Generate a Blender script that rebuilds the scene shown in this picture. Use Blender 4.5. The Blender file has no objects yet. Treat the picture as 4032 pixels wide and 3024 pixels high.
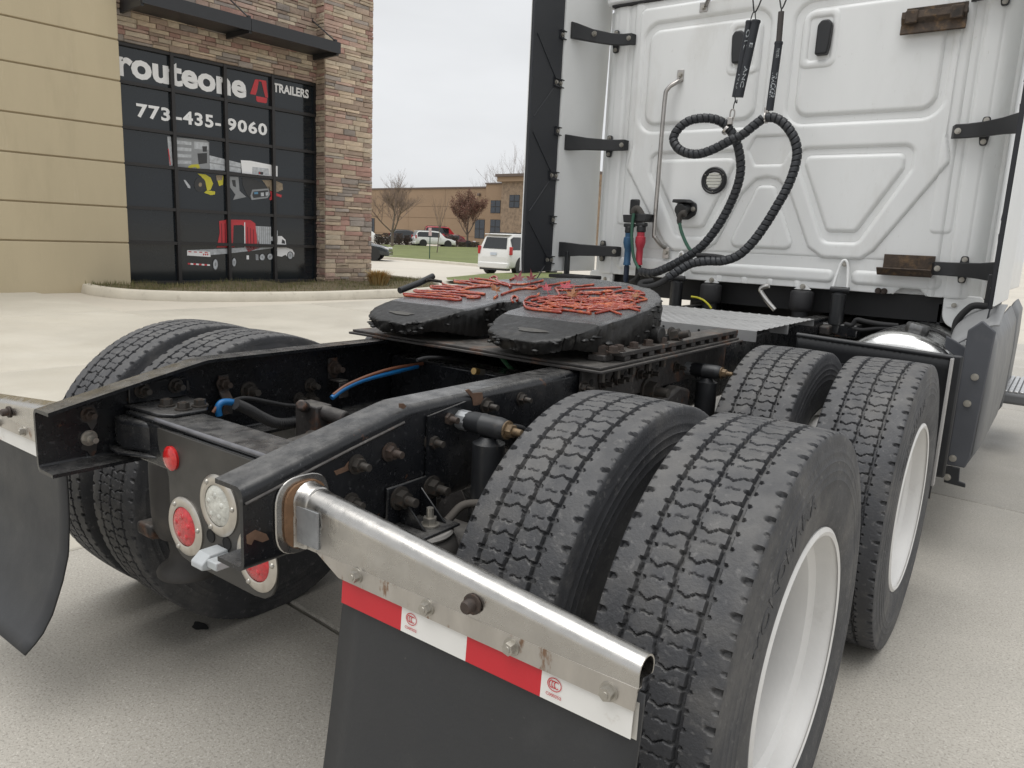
import bpy, bmesh, math, random
import numpy as np
from mathutils import Vector, Matrix
random.seed(7); rng = np.random.default_rng(7)
scene = bpy.context.scene
COL = scene.collection

# ------------------------------------------------------------ camera
CAM = np.array([1.5577, -0.7423, 1.3697]); FPX = 2955.6
def _rot(yaw, pitch, roll):
    y, p, r = np.radians([yaw, pitch, roll])
    f = np.array([-np.sin(y)*np.cos(p), np.cos(y)*np.cos(p), -np.sin(p)])
    r0 = np.array([np.cos(y), np.sin(y), 0]); u0 = np.cross(r0, f)
    rr = np.cos(r)*r0 + np.sin(r)*u0
    return rr, np.cross(rr, f), f
CR, CU, CF = _rot(36.27, 10.9746, 2.5577)
cd = bpy.data.cameras.new('camera'); cam = bpy.data.objects.new('camera', cd); COL.objects.link(cam)
cd.sensor_width = 36; cd.lens = FPX/4032*36; cd.clip_start = 0.05; cd.clip_end = 3000
cam.matrix_world = Matrix(((CR[0], CU[0], -CF[0], CAM[0]), (CR[1], CU[1], -CF[1], CAM[1]), (CR[2], CU[2], -CF[2], CAM[2]), (0, 0, 0, 1)))
scene.camera = cam

# ------------------------------------------------------------ world, sun, exposure
SUN_EL, SUN_ROT = math.radians(78), math.radians(200)
world = bpy.data.worlds.new('World'); scene.world = world; world.use_nodes = True
nt = world.node_tree; nt.nodes.clear()
sky = nt.nodes.new('ShaderNodeTexSky'); sky.sky_type = 'NISHITA'; sky.sun_disc = False
sky.sun_elevation = SUN_EL; sky.sun_rotation = SUN_ROT; sky.air_density = 1.0; sky.dust_density = 3.0; sky.ozone_density = 1.0
hsv = nt.nodes.new('ShaderNodeHueSaturation'); hsv.inputs['Saturation'].default_value = 0.10
tcw = nt.nodes.new('ShaderNodeTexCoord'); mpw = nt.nodes.new('ShaderNodeMapping'); mpw.inputs['Scale'].default_value = (1, 1, 3.2)
nzw = nt.nodes.new('ShaderNodeTexNoise'); nzw.inputs['Scale'].default_value = 1.9; nzw.inputs['Detail'].default_value = 5
rmw = nt.nodes.new('ShaderNodeMapRange'); rmw.inputs['From Min'].default_value = 0.3; rmw.inputs['From Max'].default_value = 0.7
rmw.inputs['To Min'].default_value = 0.86; rmw.inputs['To Max'].default_value = 1.06
# an even cloud deck: the clear-sky brightness is flattened towards its mean before the clouds modulate it
flat = nt.nodes.new('ShaderNodeMixRGB'); flat.inputs['Fac'].default_value = 0.80; flat.inputs['Color2'].default_value = (7.6, 7.75, 7.95, 1)
mulw = nt.nodes.new('ShaderNodeMixRGB'); mulw.blend_type = 'MULTIPLY'; mulw.inputs['Fac'].default_value = 1
bg = nt.nodes.new('ShaderNodeBackground'); bg.inputs['Strength'].default_value = 0.077
wo = nt.nodes.new('ShaderNodeOutputWorld')
nt.links.new(sky.outputs[0], hsv.inputs['Color']); nt.links.new(hsv.outputs[0], flat.inputs['Color1'])
nt.links.new(tcw.outputs['Generated'], mpw.inputs['Vector']); nt.links.new(mpw.outputs[0], nzw.inputs['Vector'])
nt.links.new(nzw.outputs['Fac'], rmw.inputs['Value']); nt.links.new(flat.outputs[0], mulw.inputs['Color1']); nt.links.new(rmw.outputs[0], mulw.inputs['Color2'])
nt.links.new(mulw.outputs[0], bg.inputs['Color']); nt.links.new(bg.outputs[0], wo.inputs['Surface'])
sl = bpy.data.lights.new('sun', 'SUN'); sl.energy = 1.5; sl.angle = math.radians(60); sl.color = (1.0, 0.985, 0.96)
sun = bpy.data.objects.new('sun', sl); COL.objects.link(sun)
sdir = Vector((math.sin(SUN_ROT)*math.cos(SUN_EL), math.cos(SUN_ROT)*math.cos(SUN_EL), math.sin(SUN_EL)))
sun.rotation_euler = sdir.to_track_quat('Z', 'Y').to_euler(); sun.location = (0, 0, 30)
vs = scene.view_settings; vs.view_transform = 'Standard'; vs.look = 'None'; vs.exposure = 0.64; vs.gamma = 1; vs.use_curve_mapping = False

# ------------------------------------------------------------ photo pixel -> point on a known plane
def ray(px, py): return CF + (px-2016)/FPX*CR - (py-1512)/FPX*CU
def at(px, py, X=None, Y=None, Z=None):
    d = ray(px, py)
    i, val = (0, X) if X is not None else ((1, Y) if Y is not None else (2, Z))
    return Vector(CAM + (val-CAM[i])/d[i]*d)
def zm(x0, y0, sc): return lambda x, y: (x0+sc*x, y0+sc*y)
Z1 = zm(0, 0, .7233); Z1B = zm(400, 0, .4973); Z2B = zm(450, 500, .4747); Z2 = zm(1400, 600, .3617); Z3 = zm(2050, 0, .7233)
Z4 = zm(3100, 0, .7839); Z3B = zm(2550, 0, .42194); Z6B = zm(2050, 0, .36166); Z5B = zm(3000, 1000, .46655); Z4B = zm(2400, 700, .40687)
ZL = zm(0, 1100, .6027); ZF = zm(1300, 1000, .6329); ZC = zm(500, 1500, .5424); ZR = zm(1100, 1350, .5426); ZM = zm(1000, 1800, .7685); ZT = zm(2500, 1000, .6926)

# ------------------------------------------------------------ materials
MATS = {}
def pm(name, base, rough=.5, metal=0.0, var=.12, vscale=6.0, spots=None, spots2=None, bump=0.0, bscale=60.0, rvar=0.0, coat=0.0, trans=0.0, emis=None, spec=.5, stretch=(1, 1, 1), island=0.0, alpha=1.0, bdet=4, dust=None):
    """principled material: base colour with soft variation, up to two layers of shaped spots, fine bump"""
    if name in MATS: return MATS[name]
    m = bpy.data.materials.new(name); m.use_nodes = True; t = m.node_tree; N = t.nodes; L = t.links
    b = N['Principled BSDF']; b.inputs['Roughness'].default_value = rough; b.inputs['Metallic'].default_value = metal
    b.inputs['Specular IOR Level'].default_value = spec; b.inputs['Coat Weight'].default_value = coat; b.inputs['Coat Roughness'].default_value = .12
    b.inputs['Transmission Weight'].default_value = trans; b.inputs['Alpha'].default_value = alpha
    tc = N.new('ShaderNodeTexCoord'); mp = N.new('ShaderNodeMapping'); mp.inputs['Scale'].default_value = stretch
    L.new(tc.outputs['Object'], mp.inputs['Vector'])
    def noise(scale, detail=5, rough_=.6, seed=0.0):
        n = N.new('ShaderNodeTexNoise'); n.inputs['Scale'].default_value = scale; n.inputs['Detail'].default_value = detail; n.inputs['Roughness'].default_value = rough_
        if seed:
            mm = N.new('ShaderNodeVectorMath'); mm.operation = 'ADD'; mm.inputs[1].default_value = (seed, seed*1.7, -seed); L.new(mp.outputs[0], mm.inputs[0]); L.new(mm.outputs[0], n.inputs['Vector'])
        else: L.new(mp.outputs[0], n.inputs['Vector'])
        return n.outputs['Fac']
    def rng_(src, a, c, lo, hi):
        r = N.new('ShaderNodeMapRange'); r.inputs['From Min'].default_value = a; r.inputs['From Max'].default_value = c; r.inputs['To Min'].default_value = lo; r.inputs['To Max'].default_value = hi
        L.new(src, r.inputs['Value']); return r.outputs[0]
    base4 = (*base, 1)
    mul = N.new('ShaderNodeMixRGB'); mul.blend_type = 'MULTIPLY'; mul.inputs['Fac'].default_value = 1; mul.inputs['Color1'].default_value = base4
    L.new(rng_(noise(vscale), .25, .75, 1-var, 1+var), mul.inputs['Color2'])
    col = mul.outputs[0]
    if island:
        gi = N.new('ShaderNodeObjectInfo'); mu2 = N.new('ShaderNodeMixRGB'); mu2.blend_type = 'MULTIPLY'; mu2.inputs['Fac'].default_value = 1
        L.new(col, mu2.inputs['Color1']); L.new(rng_(gi.outputs['Random'], 0, 1, 1-island, 1+island), mu2.inputs['Color2']); col = mu2.outputs[0]
    for k, sp in enumerate((spots, spots2)):
        if not sp: continue
        c, scale, thr, soft = sp[:4]; amt = sp[4] if len(sp) > 4 else 1.0
        mx = N.new('ShaderNodeMixRGB'); mx.inputs['Color2'].default_value = (*c, 1); L.new(col, mx.inputs['Color1'])
        L.new(rng_(noise(scale, 6, .65, 3.1+7*k), thr, thr+soft, 0, amt), mx.inputs['Fac']); col = mx.outputs[0]
    if dust:   # dust and wear lying on upward faces
        ge = N.new('ShaderNodeNewGeometry'); sx = N.new('ShaderNodeSeparateXYZ'); L.new(ge.outputs['Normal'], sx.inputs[0])
        ml = N.new('ShaderNodeMath'); ml.operation = 'MULTIPLY'; L.new(rng_(sx.outputs['Z'], .55, .95, 0, 1), ml.inputs[0]); L.new(rng_(noise(dust[2], 6, .65, 23), .38, .62, .15, dust[1]), ml.inputs[1])
        mx = N.new('ShaderNodeMixRGB'); mx.inputs['Color2'].default_value = (*dust[0], 1); L.new(col, mx.inputs['Color1']); L.new(ml.outputs[0], mx.inputs['Fac']); col = mx.outputs[0]
    L.new(col, b.inputs['Base Color'])
    if rvar: L.new(rng_(noise(vscale*2.3, 4, .6, 11), .3, .7, max(.02, rough-rvar), min(1, rough+rvar)), b.inputs['Roughness'])
    if bump:
        bp = N.new('ShaderNodeBump'); bp.inputs['Strength'].default_value = 1; bp.inputs['Distance'].default_value = bump
        L.new(noise(bscale, bdet, .6, 5), bp.inputs['Height']); L.new(bp.outputs[0], b.inputs['Normal'])
    if emis: b.inputs['Emission Color'].default_value = (*emis[0], 1); b.inputs['Emission Strength'].default_value = emis[1]
    MATS[name] = m
    return m

# ------------------------------------------------------------ mesh builder
def _basis(d):
    d = Vector(d).normalized(); a = Vector((0, 0, 1)) if abs(d.z) < .9 else Vector((1, 0, 0))
    u = d.cross(a).normalized(); return d, u, d.cross(u)
class MB:
    def __init__(s): s.v = []; s.f = []; s.m = []; s.k = 0
    def add(s, vs, fs):
        o = len(s.v); s.v.extend([tuple(p) for p in vs]); s.f.extend([tuple(i+o for i in q) for q in fs]); s.m.extend([s.k]*len(fs)); return s
    def box(s, x0, x1, y0, y1, z0, z1, M=None):
        P = [Vector((x, y, z)) for z in (z0, z1) for y in (y0, y1) for x in (x0, x1)]
        if M: P = [M @ p for p in P]
        return s.add(P, [(0, 2, 3, 1), (4, 5, 7, 6), (0, 1, 5, 4), (2, 6, 7, 3), (0, 4, 6, 2), (1, 3, 7, 5)])
    def cyl(s, p0, p1, r0, r1=None, n=16, caps=True):
        r1 = r0 if r1 is None else r1; p0, p1 = Vector(p0), Vector(p1); d, u, w = _basis(p1-p0)
        P = [p+(u*math.cos(2*math.pi*i/n)+w*math.sin(2*math.pi*i/n))*r for p, r in ((p0, r0), (p1, r1)) for i in range(n)]
        F = [(i, (i+1) % n, n+(i+1) % n, n+i) for i in range(n)]
        if caps: F += [tuple(range(n))[::-1], tuple(range(n, 2*n))]
        return s.add(P, F)
    def lathe(s, prof, origin=(0, 0, 0), axis=(0, 0, 1), n=32, close=False, caps=True):
        o = Vector(origin); d, u, w = _basis(axis); m = len(prof); P = []
        for i in range(n):
            e = u*math.cos(2*math.pi*i/n)+w*math.sin(2*math.pi*i/n)
            P += [o+e*r+d*h for r, h in prof]
        F = []
        for i in range(n):
            j = (i+1) % n
            for k in range(m-1 if not close else m):
                q = (k+1) % m; F.append((i*m+k, j*m+k, j*m+q, i*m+q))
        if caps and not close:
            if prof[0][0] > 1e-5: F.append(tuple(i*m for i in range(n))[::-1])
            if prof[-1][0] > 1e-5: F.append(tuple(i*m+m-1 for i in range(n)))
        return s.add(P, F)
    def tube(s, pts, r, n=8, closed=False, caps=True):
        pts = [Vector(p) for p in pts]; m = len(pts); R = r if hasattr(r, '__len__') else [r]*m
        u = None; P = []
        for i in range(m):
            a = pts[(i-1) % m] if (closed or i > 0) else pts[i]; b = pts[(i+1) % m] if (closed or i < m-1) else pts[i]
            d = (b-a).normalized()
            if u is None: _, u, w = _basis(d)
            u = (u-d*u.dot(d)).normalized(); w = d.cross(u)
            P += [pts[i]+(u*math.cos(2*math.pi*k/n)+w*math.sin(2*math.pi*k/n))*R[i] for k in range(n)]
        F = [(i*n+k, i*n+(k+1) % n, ((i+1) % m)*n+(k+1) % n, ((i+1) % m)*n+k) for i in range(m if closed else m-1) for k in range(n)]
        if caps and not closed: F += [tuple(range(n))[::-1], tuple(range((m-1)*n, m*n))]
        return s.add(P, F)
    def prism(s, poly, axis, a0, a1, M=None):
        """poly in the two other axes (cyclic order kept as x,y,z), extruded along axis from a0 to a1"""
        def mk(p, a): return Vector((a, p[0], p[1])) if axis == 'x' else (Vector((p[0], a, p[1])) if axis == 'y' else Vector((p[0], p[1], a)))
        n = len(poly); P = [mk(p, a0) for p in poly]+[mk(p, a1) for p in poly]
        if M: P = [M @ p for p in P]
        return s.add(P, [(i, (i+1) % n, n+(i+1) % n, n+i) for i in range(n)]+[tuple(range(n))[::-1], tuple(range(n, 2*n))])
    def sheet(s, P, cyc=False):
        """P rows x cols of points"""
        m, n = len(P), len(P[0]); V = [p for row in P for p in row]
        F = [(i*n+j, i*n+(j+1) % n, (i+1)*n+(j+1) % n, (i+1)*n+j) for i in range(m-1) for j in range(n if cyc else n-1)]
        return s.add(V, F)
    def mesh(s, name, mats, smooth=None):
        me = bpy.data.meshes.new(name); me.from_pydata(s.v, [], s.f)
        for m in (mats if isinstance(mats, (list, tuple)) else [mats]): me.materials.append(m)
        if isinstance(mats, (list, tuple)): me.polygons.foreach_set('material_index', s.m)
        bm = bmesh.new(); bm.from_mesh(me); bmesh.ops.recalc_face_normals(bm, faces=bm.faces); bm.to_mesh(me); bm.free()
        if smooth: me.shade_smooth(); me.set_sharp_from_angle(angle=math.radians(smooth))
        me.update(); return me
    def build(s, name, mats, parent=None, smooth=None, bevel=0, loc=None, seg=2):
        return link(name, s.mesh(name, mats, smooth), parent, bevel, loc, seg)
def link(name, me, parent=None, bevel=0, loc=None, seg=2):
    o = bpy.data.objects.new(name, me); COL.objects.link(o)
    if parent is not None: o.parent = parent
    if loc is not None:
        if isinstance(loc, Matrix): o.matrix_local = loc
        else: o.location = loc
    if bevel:
        md = o.modifiers.new('bevel', 'BEVEL'); md.width = bevel; md.segments = seg; md.limit_method = 'ANGLE'; md.angle_limit = math.radians(40); md.harden_normals = False
        if not any(p.use_smooth for p in me.polygons[:1]): me.shade_smooth(); me.set_sharp_from_angle(angle=math.radians(35))
    return o
def empty(name, loc=(0, 0, 0), rz=0.0, parent=None):
    o = bpy.data.objects.new(name, None); COL.objects.link(o); o.location = loc; o.rotation_euler = (0, 0, rz); o.empty_display_size = .1
    if parent is not None: o.parent = parent
    return o
def tag(o, label=None, cat=None, group=None, kind=None):
    for k, x in (('label', label), ('category', cat), ('group', group), ('kind', kind)):
        if x: o[k] = x
    return o
def copy_tree(o, parent=None):
    c = o.copy(); COL.objects.link(c); c.parent = parent
    for ch in [x for x in bpy.data.objects if x.parent == o]: copy_tree(ch, c)
    return c
def spline(pts, per=8, closed=False):
    P = [np.array(p, float) for p in pts]; n = len(P); out = []
    for i in range(n if closed else n-1):
        p0, p1, p2, p3 = (P[(i-1) % n] if (closed or i) else 2*P[0]-P[1]), P[i], P[(i+1) % n], (P[(i+2) % n] if (closed or i < n-2) else 2*P[-1]-P[-2])
        for k in range(per):
            t = k/per; out.append(.5*((2*p1)+(p2-p0)*t+(2*p0-5*p1+4*p2-p3)*t*t+(3*p1-p0-3*p2+p3)*t**3))
    if not closed: out.append(P[-1])
    return out
def text_mesh(body, size=1.0, bold=0.0, extrude=0.0, shear=0.0, space=1.0):
    c = bpy.data.curves.new('lettering', 'FONT'); c.body = body; c.size = size; c.offset = bold; c.extrude = extrude; c.shear = shear; c.space_character = space; c.resolution_u = 3
    o = bpy.data.objects.new('lettering', c); COL.objects.link(o); dg = bpy.context.evaluated_depsgraph_get(); dg.update()
    me = bpy.data.meshes.new_from_object(o.evaluated_get(dg)); COL.objects.unlink(o); bpy.data.objects.remove(o); me.materials.clear(); return me
def fit_text(me, w, h, x0=0.0, y0=0.0):
    """scale a text mesh so its outline fills w x h from (x0, y0)"""
    V = np.array([v.co[:] for v in me.vertices]); lo, hi = V.min(0), V.max(0); sx, sy = w/(hi[0]-lo[0]), (h/(hi[1]-lo[1]) if h else w/(hi[0]-lo[0]))
    V[:, 0] = x0+(V[:, 0]-lo[0])*sx; V[:, 1] = y0+(V[:, 1]-lo[1])*sy; me.vertices.foreach_set('co', V.ravel()); me.update(); return me
def smoothstep(a, b, x): t = np.clip((x-a)/(b-a), 0, 1); return t*t*(3-2*t)
# ------------------------------------------------------------ ground and setting
def gz(x, y):
    s = -.66*np.asarray(x)+.75*np.asarray(y)
    return np.interp(s, [0, 16, 30, 40, 60, 85, 110], [0, 0, -.28, -.34, -.2, 0, .4])
def atg(px, py):
    z = 0.0
    for _ in range(40): p = at(px, py, Z=z); z = .5*z+.5*float(gz(p.x, p.y))
    return p
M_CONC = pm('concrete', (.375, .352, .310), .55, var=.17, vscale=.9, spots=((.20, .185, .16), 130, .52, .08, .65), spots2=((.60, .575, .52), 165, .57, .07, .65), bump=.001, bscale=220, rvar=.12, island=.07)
M_CONC2 = pm('concrete_grazing_bright', (.455, .425, .36), .55, var=.12, vscale=.6, spots=((.34, .31, .26), 190, .53, .10, .5), spots2=((.56, .53, .46), 1.1, .52, .2, .5), bump=.0008, bscale=300, rvar=.12, island=.05)  # paler base colour paints in the grazing-angle brightness of the far slabs
M_CONCD = pm('driveway_concrete', (.50, .46, .39), .62, var=.10, vscale=.2, spots=((.33, .31, .27), 1.3, .56, .2, .5), bump=.003, bscale=40)
M_JOINT = pm('joint_filler', (.10, .09, .08), .9)
M_KERB = pm('kerb_concrete', (.52, .48, .40), .7, var=.12, vscale=2, spots=((.30, .26, .20), 5, .56, .15, .5), bump=.003, bscale=60)
M_LAWN = pm('lawn_grass', (.13, .15, .048), .9, var=.25, vscale=.35, spots=((.20, .18, .08), 3, .52, .2, .6), spots2=((.08, .11, .03), 9, .52, .2, .6), bump=.03, bscale=14)
M_SOIL = pm('dry_bed', (.13, .10, .06), .95, var=.3, vscale=4, spots=((.09, .10, .03), 7, .5, .15, .8), bump=.03, bscale=30)
TH = math.radians(-4); CT, ST = math.cos(TH), math.sin(TH)
def lot(xp, yp): return (xp*CT-yp*ST, xp*ST+yp*CT)     # lot grid -> world (grid is turned with the building)

b = MB()
xs = np.concatenate([np.linspace(-1500, -160, 8), np.linspace(-150, 60, 43), np.linspace(90, 1500, 8)]); ys = np.concatenate([np.linspace(-1500, -60, 6), np.linspace(-40, 160, 41), np.linspace(200, 1500, 8)])
b.sheet([[(x, y, float(gz(x, y))-.03) for x in xs] for y in ys])
ground = tag(b.build('ground', M_CONCD, smooth=60), kind='structure')
# concrete slabs of the truck yard, each a piece with its own chamfered edges, laid on the ground sheet
PX, PY, GAP = 4.4, 3.42, .014
sb = MB(); e = .008
w, d = PX-GAP, PY-GAP
sb.sheet([[(x, y, z) for x, y in ((-w/2+i, -d/2+i), (w/2-i, -d/2+i), (w/2-i, d/2-i), (-w/2+i, d/2-i))] for z, i in ((-.028, 0), (-.006, 0), (0, e))], cyc=True)
sb.add([(-w/2+e, -d/2+e, 0), (w/2-e, -d/2+e, 0), (w/2-e, d/2-e, 0), (-w/2+e, d/2-e, 0)], [(0, 1, 2, 3)])
slab_me = sb.mesh('slab', M_CONC); slab_grazing_bright = sb.mesh('slab', M_CONC2)
for i in range(-3, 3):
    for j in range(-2, 4):
        xp, yp = -1.7+PX*(i+.5), .83+PY*(j+.5)
        if xp < -12 and yp > 5: continue
        x, y = lot(xp, yp)
        o = link('slab', slab_me if i >= 0 else slab_grazing_bright, ground, loc=(x, y, random.uniform(-.0015, .0015))); o.rotation_euler = (0, 0, TH)  # near-to-far brightness is put into the slab colour, not a different concrete
# fine grit and stains are in the material; a dark oil spot by the wheels
ob = MB(); c = at(431*1.8228, 1353*1.8228, Z=.003)
ob.add([(c.x, c.y, .004)]+[(c.x+.035*math.cos(a)*(1+.3*math.sin(3*a)), c.y+.022*math.sin(a), .004) for a in np.linspace(0, 6.28, 17)[:-1]], [(0, 1+i, 1+(i+1) % 16) for i in range(16)])
ob.build('oil_stain', pm('oil', (.03, .03, .03), .6), ground)
# hairline cracks and fallen bits on the slabs
for k, (p0, p1) in enumerate((((2.2, 1.6), (2.75, 3.1)), ((-2.6, -.4), (-1.5, .1)), ((-9.2, 3.2), (-7.0, 5.2)), ((1.9, -.2), (3.2, .35)))):
    cr = MB(); n_ = 14; L0, L1 = [], []
    for t in np.linspace(0, 1, n_):
        x, y = p0[0]+(p1[0]-p0[0])*t+random.uniform(-.03, .03), p0[1]+(p1[1]-p0[1])*t+random.uniform(-.03, .03); w_ = .0018*random.uniform(.4, 1.2); L0.append((x-w_, y, .0035)); L1.append((x+w_, y+w_, .0035))
    cr.sheet([L0, L1]); cr.build('crack', M_JOINT, ground)

# kerb round the planting bed
kp = [(-14.9, 6.35), (-14.3, 6.12), (-13.4, 5.92), (-12.65, 5.95), (-12.0, 6.2), (-11.3, 6.95), (-10.85, 7.9), (-10.5, 9.3), (-10.42, 11.5), (-10.6, 12.6), (-11.1, 13.5), (-12.0, 14.3), (-13.2, 14.9), (-15.5, 15.3), (-19, 15.4)]
kp = spline([(x, y, 0) for x, y in kp], 5)
prof = [(0, -.03), (0, .0), (.035, .12), (.06, .145), (.16, .15), (.17, .12), (.17, -.03)]
def kerb_run(name, path, prof, zf=lambda x, y: 0.0, side=1, taper=None):
    rows = []; n = len(path)
    for i in range(n):
        a, c = np.array(path[max(i-1, 0)][:2]), np.array(path[min(i+1, n-1)][:2]); t = (c-a)/np.linalg.norm(c-a); nn = np.array([-t[1], t[0]])*side
        p = np.array(path[i][:2]); h = taper(i/(n-1)) if taper else 1
        rows.append([(p[0]+nn[0]*a_, p[1]+nn[1]*a_, zf(p[0], p[1])+(z_*h if z_ > 0 else z_)) for a_, z_ in prof])
    bb = MB(); bb.sheet(rows); m = len(prof); bb.add(rows[0], [tuple(range(m))]); bb.add(rows[-1], [tuple(range(m))])
    return tag(bb.build(name, M_KERB, smooth=50), kind='structure')
kerb_run('kerb', kp, prof, taper=lambda t: min(1, .5+t*10))
# planting bed between the kerb and the wall
bb = MB(); inner = [(p[0], p[1]) for p in kp]
base = [(-14.3+.0698*(u-0)+.3, 7.1+.9976*u) for u in np.linspace(-1.0, 8.0, len(kp))]
rows = []
for (x0, y0), (x1, y1) in zip(inner, base):
    row = []
    for t in np.linspace(.04, 1, 9):
        x, y = x0+(x1-x0)*t, y0+(y1-y0)*t; row.append((x, y, .10+.03*math.sin(3.1*x+2*y)+.02*math.sin(7*y)*t))
    rows.append(row)
bb.sheet(rows)
bed = tag(bb.build('planting_bed', M_SOIL, smooth=60), kind='structure')
def blades(name, spots, hmin, hmax, mats, wd=.004, lean=.5):
    P = []; F = []; mi = []
    for x, y, z in spots:
        h = random.uniform(hmin, hmax); a = random.uniform(0, 6.28); l = random.uniform(0, lean)*h; b_ = random.uniform(0, 6.28); dx, dy = math.cos(b_)*wd, math.sin(b_)*wd; o = len(P)
        P += [(x-dx, y-dy, z), (x+dx, y+dy, z), (x+l*math.cos(a), y+l*math.sin(a), z+h)]; F.append((o, o+1, o+2)); mi.append(random.randrange(len(mats)))
    me = bpy.data.meshes.new(name); me.from_pydata(P, [], F)
    for m in mats: me.materials.append(m)
    me.polygons.foreach_set('material_index', mi); return link(name, me)
GR = [pm('grass_a', (.10, .11, .035), .8), pm('grass_b', (.20, .16, .08), .85), pm('grass_c', (.14, .13, .05), .8)]
sp = []
for _ in range(9000):
    i = random.randrange(len(rows)-1); j = random.randrange(8); t, s = random.random(), random.random()
    a, c = np.array(rows[i][j]), np.array(rows[i+1][j+1]); p = a*(1-t)+c*t; p[0] = a[0]*(1-s)+c[0]*s; sp.append((p[0], p[1], p[2]-.02))
tag(blades('dry_grass', sp, .04, .13, GR, .006), 'patchy dry green and straw grass in the bed below the shop window', 'grass', kind='stuff')

# ------------------------------------------------------------ stone-fronted building
M_TAN = pm('tan_precast', (.50, .425, .288), .85, var=.10, vscale=.6, spots=((.38, .32, .215), 1.5, .55, .22, .55), spots2=((.58, .50, .36), 2.6, .60, .12, .5), bump=.002, bscale=70, stretch=(1, 1, .22))
M_MORT = pm('mortar', (.34, .29, .235), .95)
STN = [pm('stone_%d' % i, c, .85, var=.22, vscale=9, spots=((.22, .185, .155), 14, .57, .2, .5), spots2=((.50, .44, .36), 11, .58, .15, .4), bump=.010, bscale=22, island=.18) for i, c in enumerate([(.42, .325, .25), (.48, .385, .285), (.33, .25, .195), (.37, .225, .185), (.30, .26, .23), (.50, .42, .32), (.36, .275, .215), (.41, .29, .235)])]
M_DKMET = pm('dark_bronze', (.022, .023, .026), .42, metal=.0, var=.08)
M_FRAME = pm('window_frame_dark', (.020, .018, .018), .45)
M_PANE = pm('window_film', (.012, .016, .020), .09, var=.2, vscale=.8, spec=.55)
M_WHITE = pm('white_vinyl', (.86, .86, .86), .5, var=.03); M_REDV = pm('red_vinyl', (.55, .045, .055), .5, var=.05)
FO = (-14.0, 7.113, 0.0)
shop = empty('commercial_building', FO, math.radians(86)); tag(shop, 'tan building with stone front, dark gridded shop window and steel canopy', 'building')
def fac(px, py, d=0.0):
    """photo pixel -> (along the facade, height) on the plane d metres in front of the stone face"""
    n = np.array([CT, ST, 0]); t = np.array([-ST, CT, 0]); r = ray(px, py); k = (d-(CAM-np.array(FO))@n)/(r@n); P = CAM+k*r-np.array(FO)
    return float(P@t), float(P[2])
# tan precast wall: panels stacked with recessed joints
tw = empty('precast_wall', parent=shop)
TZ = [-.05, .94, 1.635, 2.485, 3.165, 4.01, 4.755, 5.6, 6.3, 7.2]
for z0, z1 in zip(TZ[:-1], TZ[1:]):
    q = MB(); q.box(-9, -.15, -.25, .3, z0+.014, z1-.014); q.build('wall_panel', M_TAN, tw, bevel=.012)
MB().box(-9, -.16, -.225, .3, -.05, 7.2).build('joint_backing', pm('tan_joint', (.30, .24, .15), .9), tw)
# stone wall above the window and the pillar
M_Sback = MB(); sw = empty('stone_wall', parent=shop)
M_Sback.box(-.15, 4.5, .03, .4, 4.80, 7.6); M_Sback.box(4.53, 5.87, -.31, .4, -.05, 7.6); M_Sback.box(-.15, 4.5, .4, .6, -.05, 7.6); M_Sback.box(-9, 5.8, .6, 9, -.05, 7.5)
M_Sback.build('mortar_backing', M_MORT, sw)
def lay(x0, x1, z0, z1, put, zmin=.06, zmax=.145):
    z = z0
    while z < z1-.03:
        h = random.uniform(zmin, zmax); h = min(h, z1-z); x = x0
        while x < x1-.02:
            wd = random.uniform(.16, .54)*(1 if h < .1 else 1.1)
            if x1-x-wd < .1: wd = x1-x
            # some courses carry two thin stones in the height of one
            if h > .125 and random.random() < .34:
                k = random.uniform(.4, .6)*h
                put(x, x+wd, z, z+k); put(x, x+wd, z+k, z+h)
            else: put(x, x+wd, z, z+h)
            x += wd
        z += h
variants = []
def stone_mesh(w, h, d, mat):
    q = MB(); g = .004; nx = 5; rows = []
    def rw(a): return random.uniform(-a, a)
    ring = [(-w/2+g, -h/2+g+rw(.006)), (-w*.18, -h/2+g+rw(.005)), (w*.2, -h/2+g+rw(.005)), (w/2-g, -h/2+g+rw(.006)), (w/2-g+rw(.004), rw(.01)), (w/2-g, h/2-g+rw(.006)), (w*.17, h/2-g+rw(.005)), (-w*.2, h/2-g+rw(.005)), (-w/2+g, h/2-g+rw(.006)), (-w/2+g+rw(.004), rw(.01))]
    dd = d*random.uniform(.6, 1.25)
    for k, (dep, sc) in enumerate(((.03, 1), (-dd*.65, 1), (-dd, .86))):
        rows.append([(x*(1-(1-sc)*.6*h/w if False else sc**(.35 if abs(x) > w*.3 else .35)), dep+(rw(.006) if k == 2 else 0), z*sc) for x, z in ring])
    q.sheet(rows, cyc=True); q.add(rows[-1]+[(rw(.02), -dd-random.uniform(0, .008), rw(.01))], [(i, (i+1) % 10, 10) for i in range(10)])
    return q.mesh('stone', mat, smooth=40)
stones = []
def putter(plane):
    def put(a0, a1, z0, z1):
        c, hz = (a0+a1)/2, (z0+z1)/2
        if plane == 'front': stones.append((c, .0, hz, a1-a0, z1-z0, 0))
        elif plane == 'pillar': stones.append((c, -.34, hz, a1-a0, z1-z0, 0))
        else: stones.append((4.5, c, hz, a1-a0, z1-z0, -90))
    return put
lay(-.15, 4.5, 4.80, 7.5, putter('front')); lay(4.48, 5.9, .05, 7.5, putter('pillar')); lay(-.33, .02, .05, 7.5, putter('side'))
def stone_vis(s):   # what shows largest first: the part of the wall in the picture
    x, y, z, w, h, r = s; return w*h*(1 if z < (6.7 if x > 4.2 else 6.2) else .01)*(.4 if r else 1)
order = sorted(range(len(stones)), key=lambda i: -stone_vis(stones[i]))
pool = {}
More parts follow.
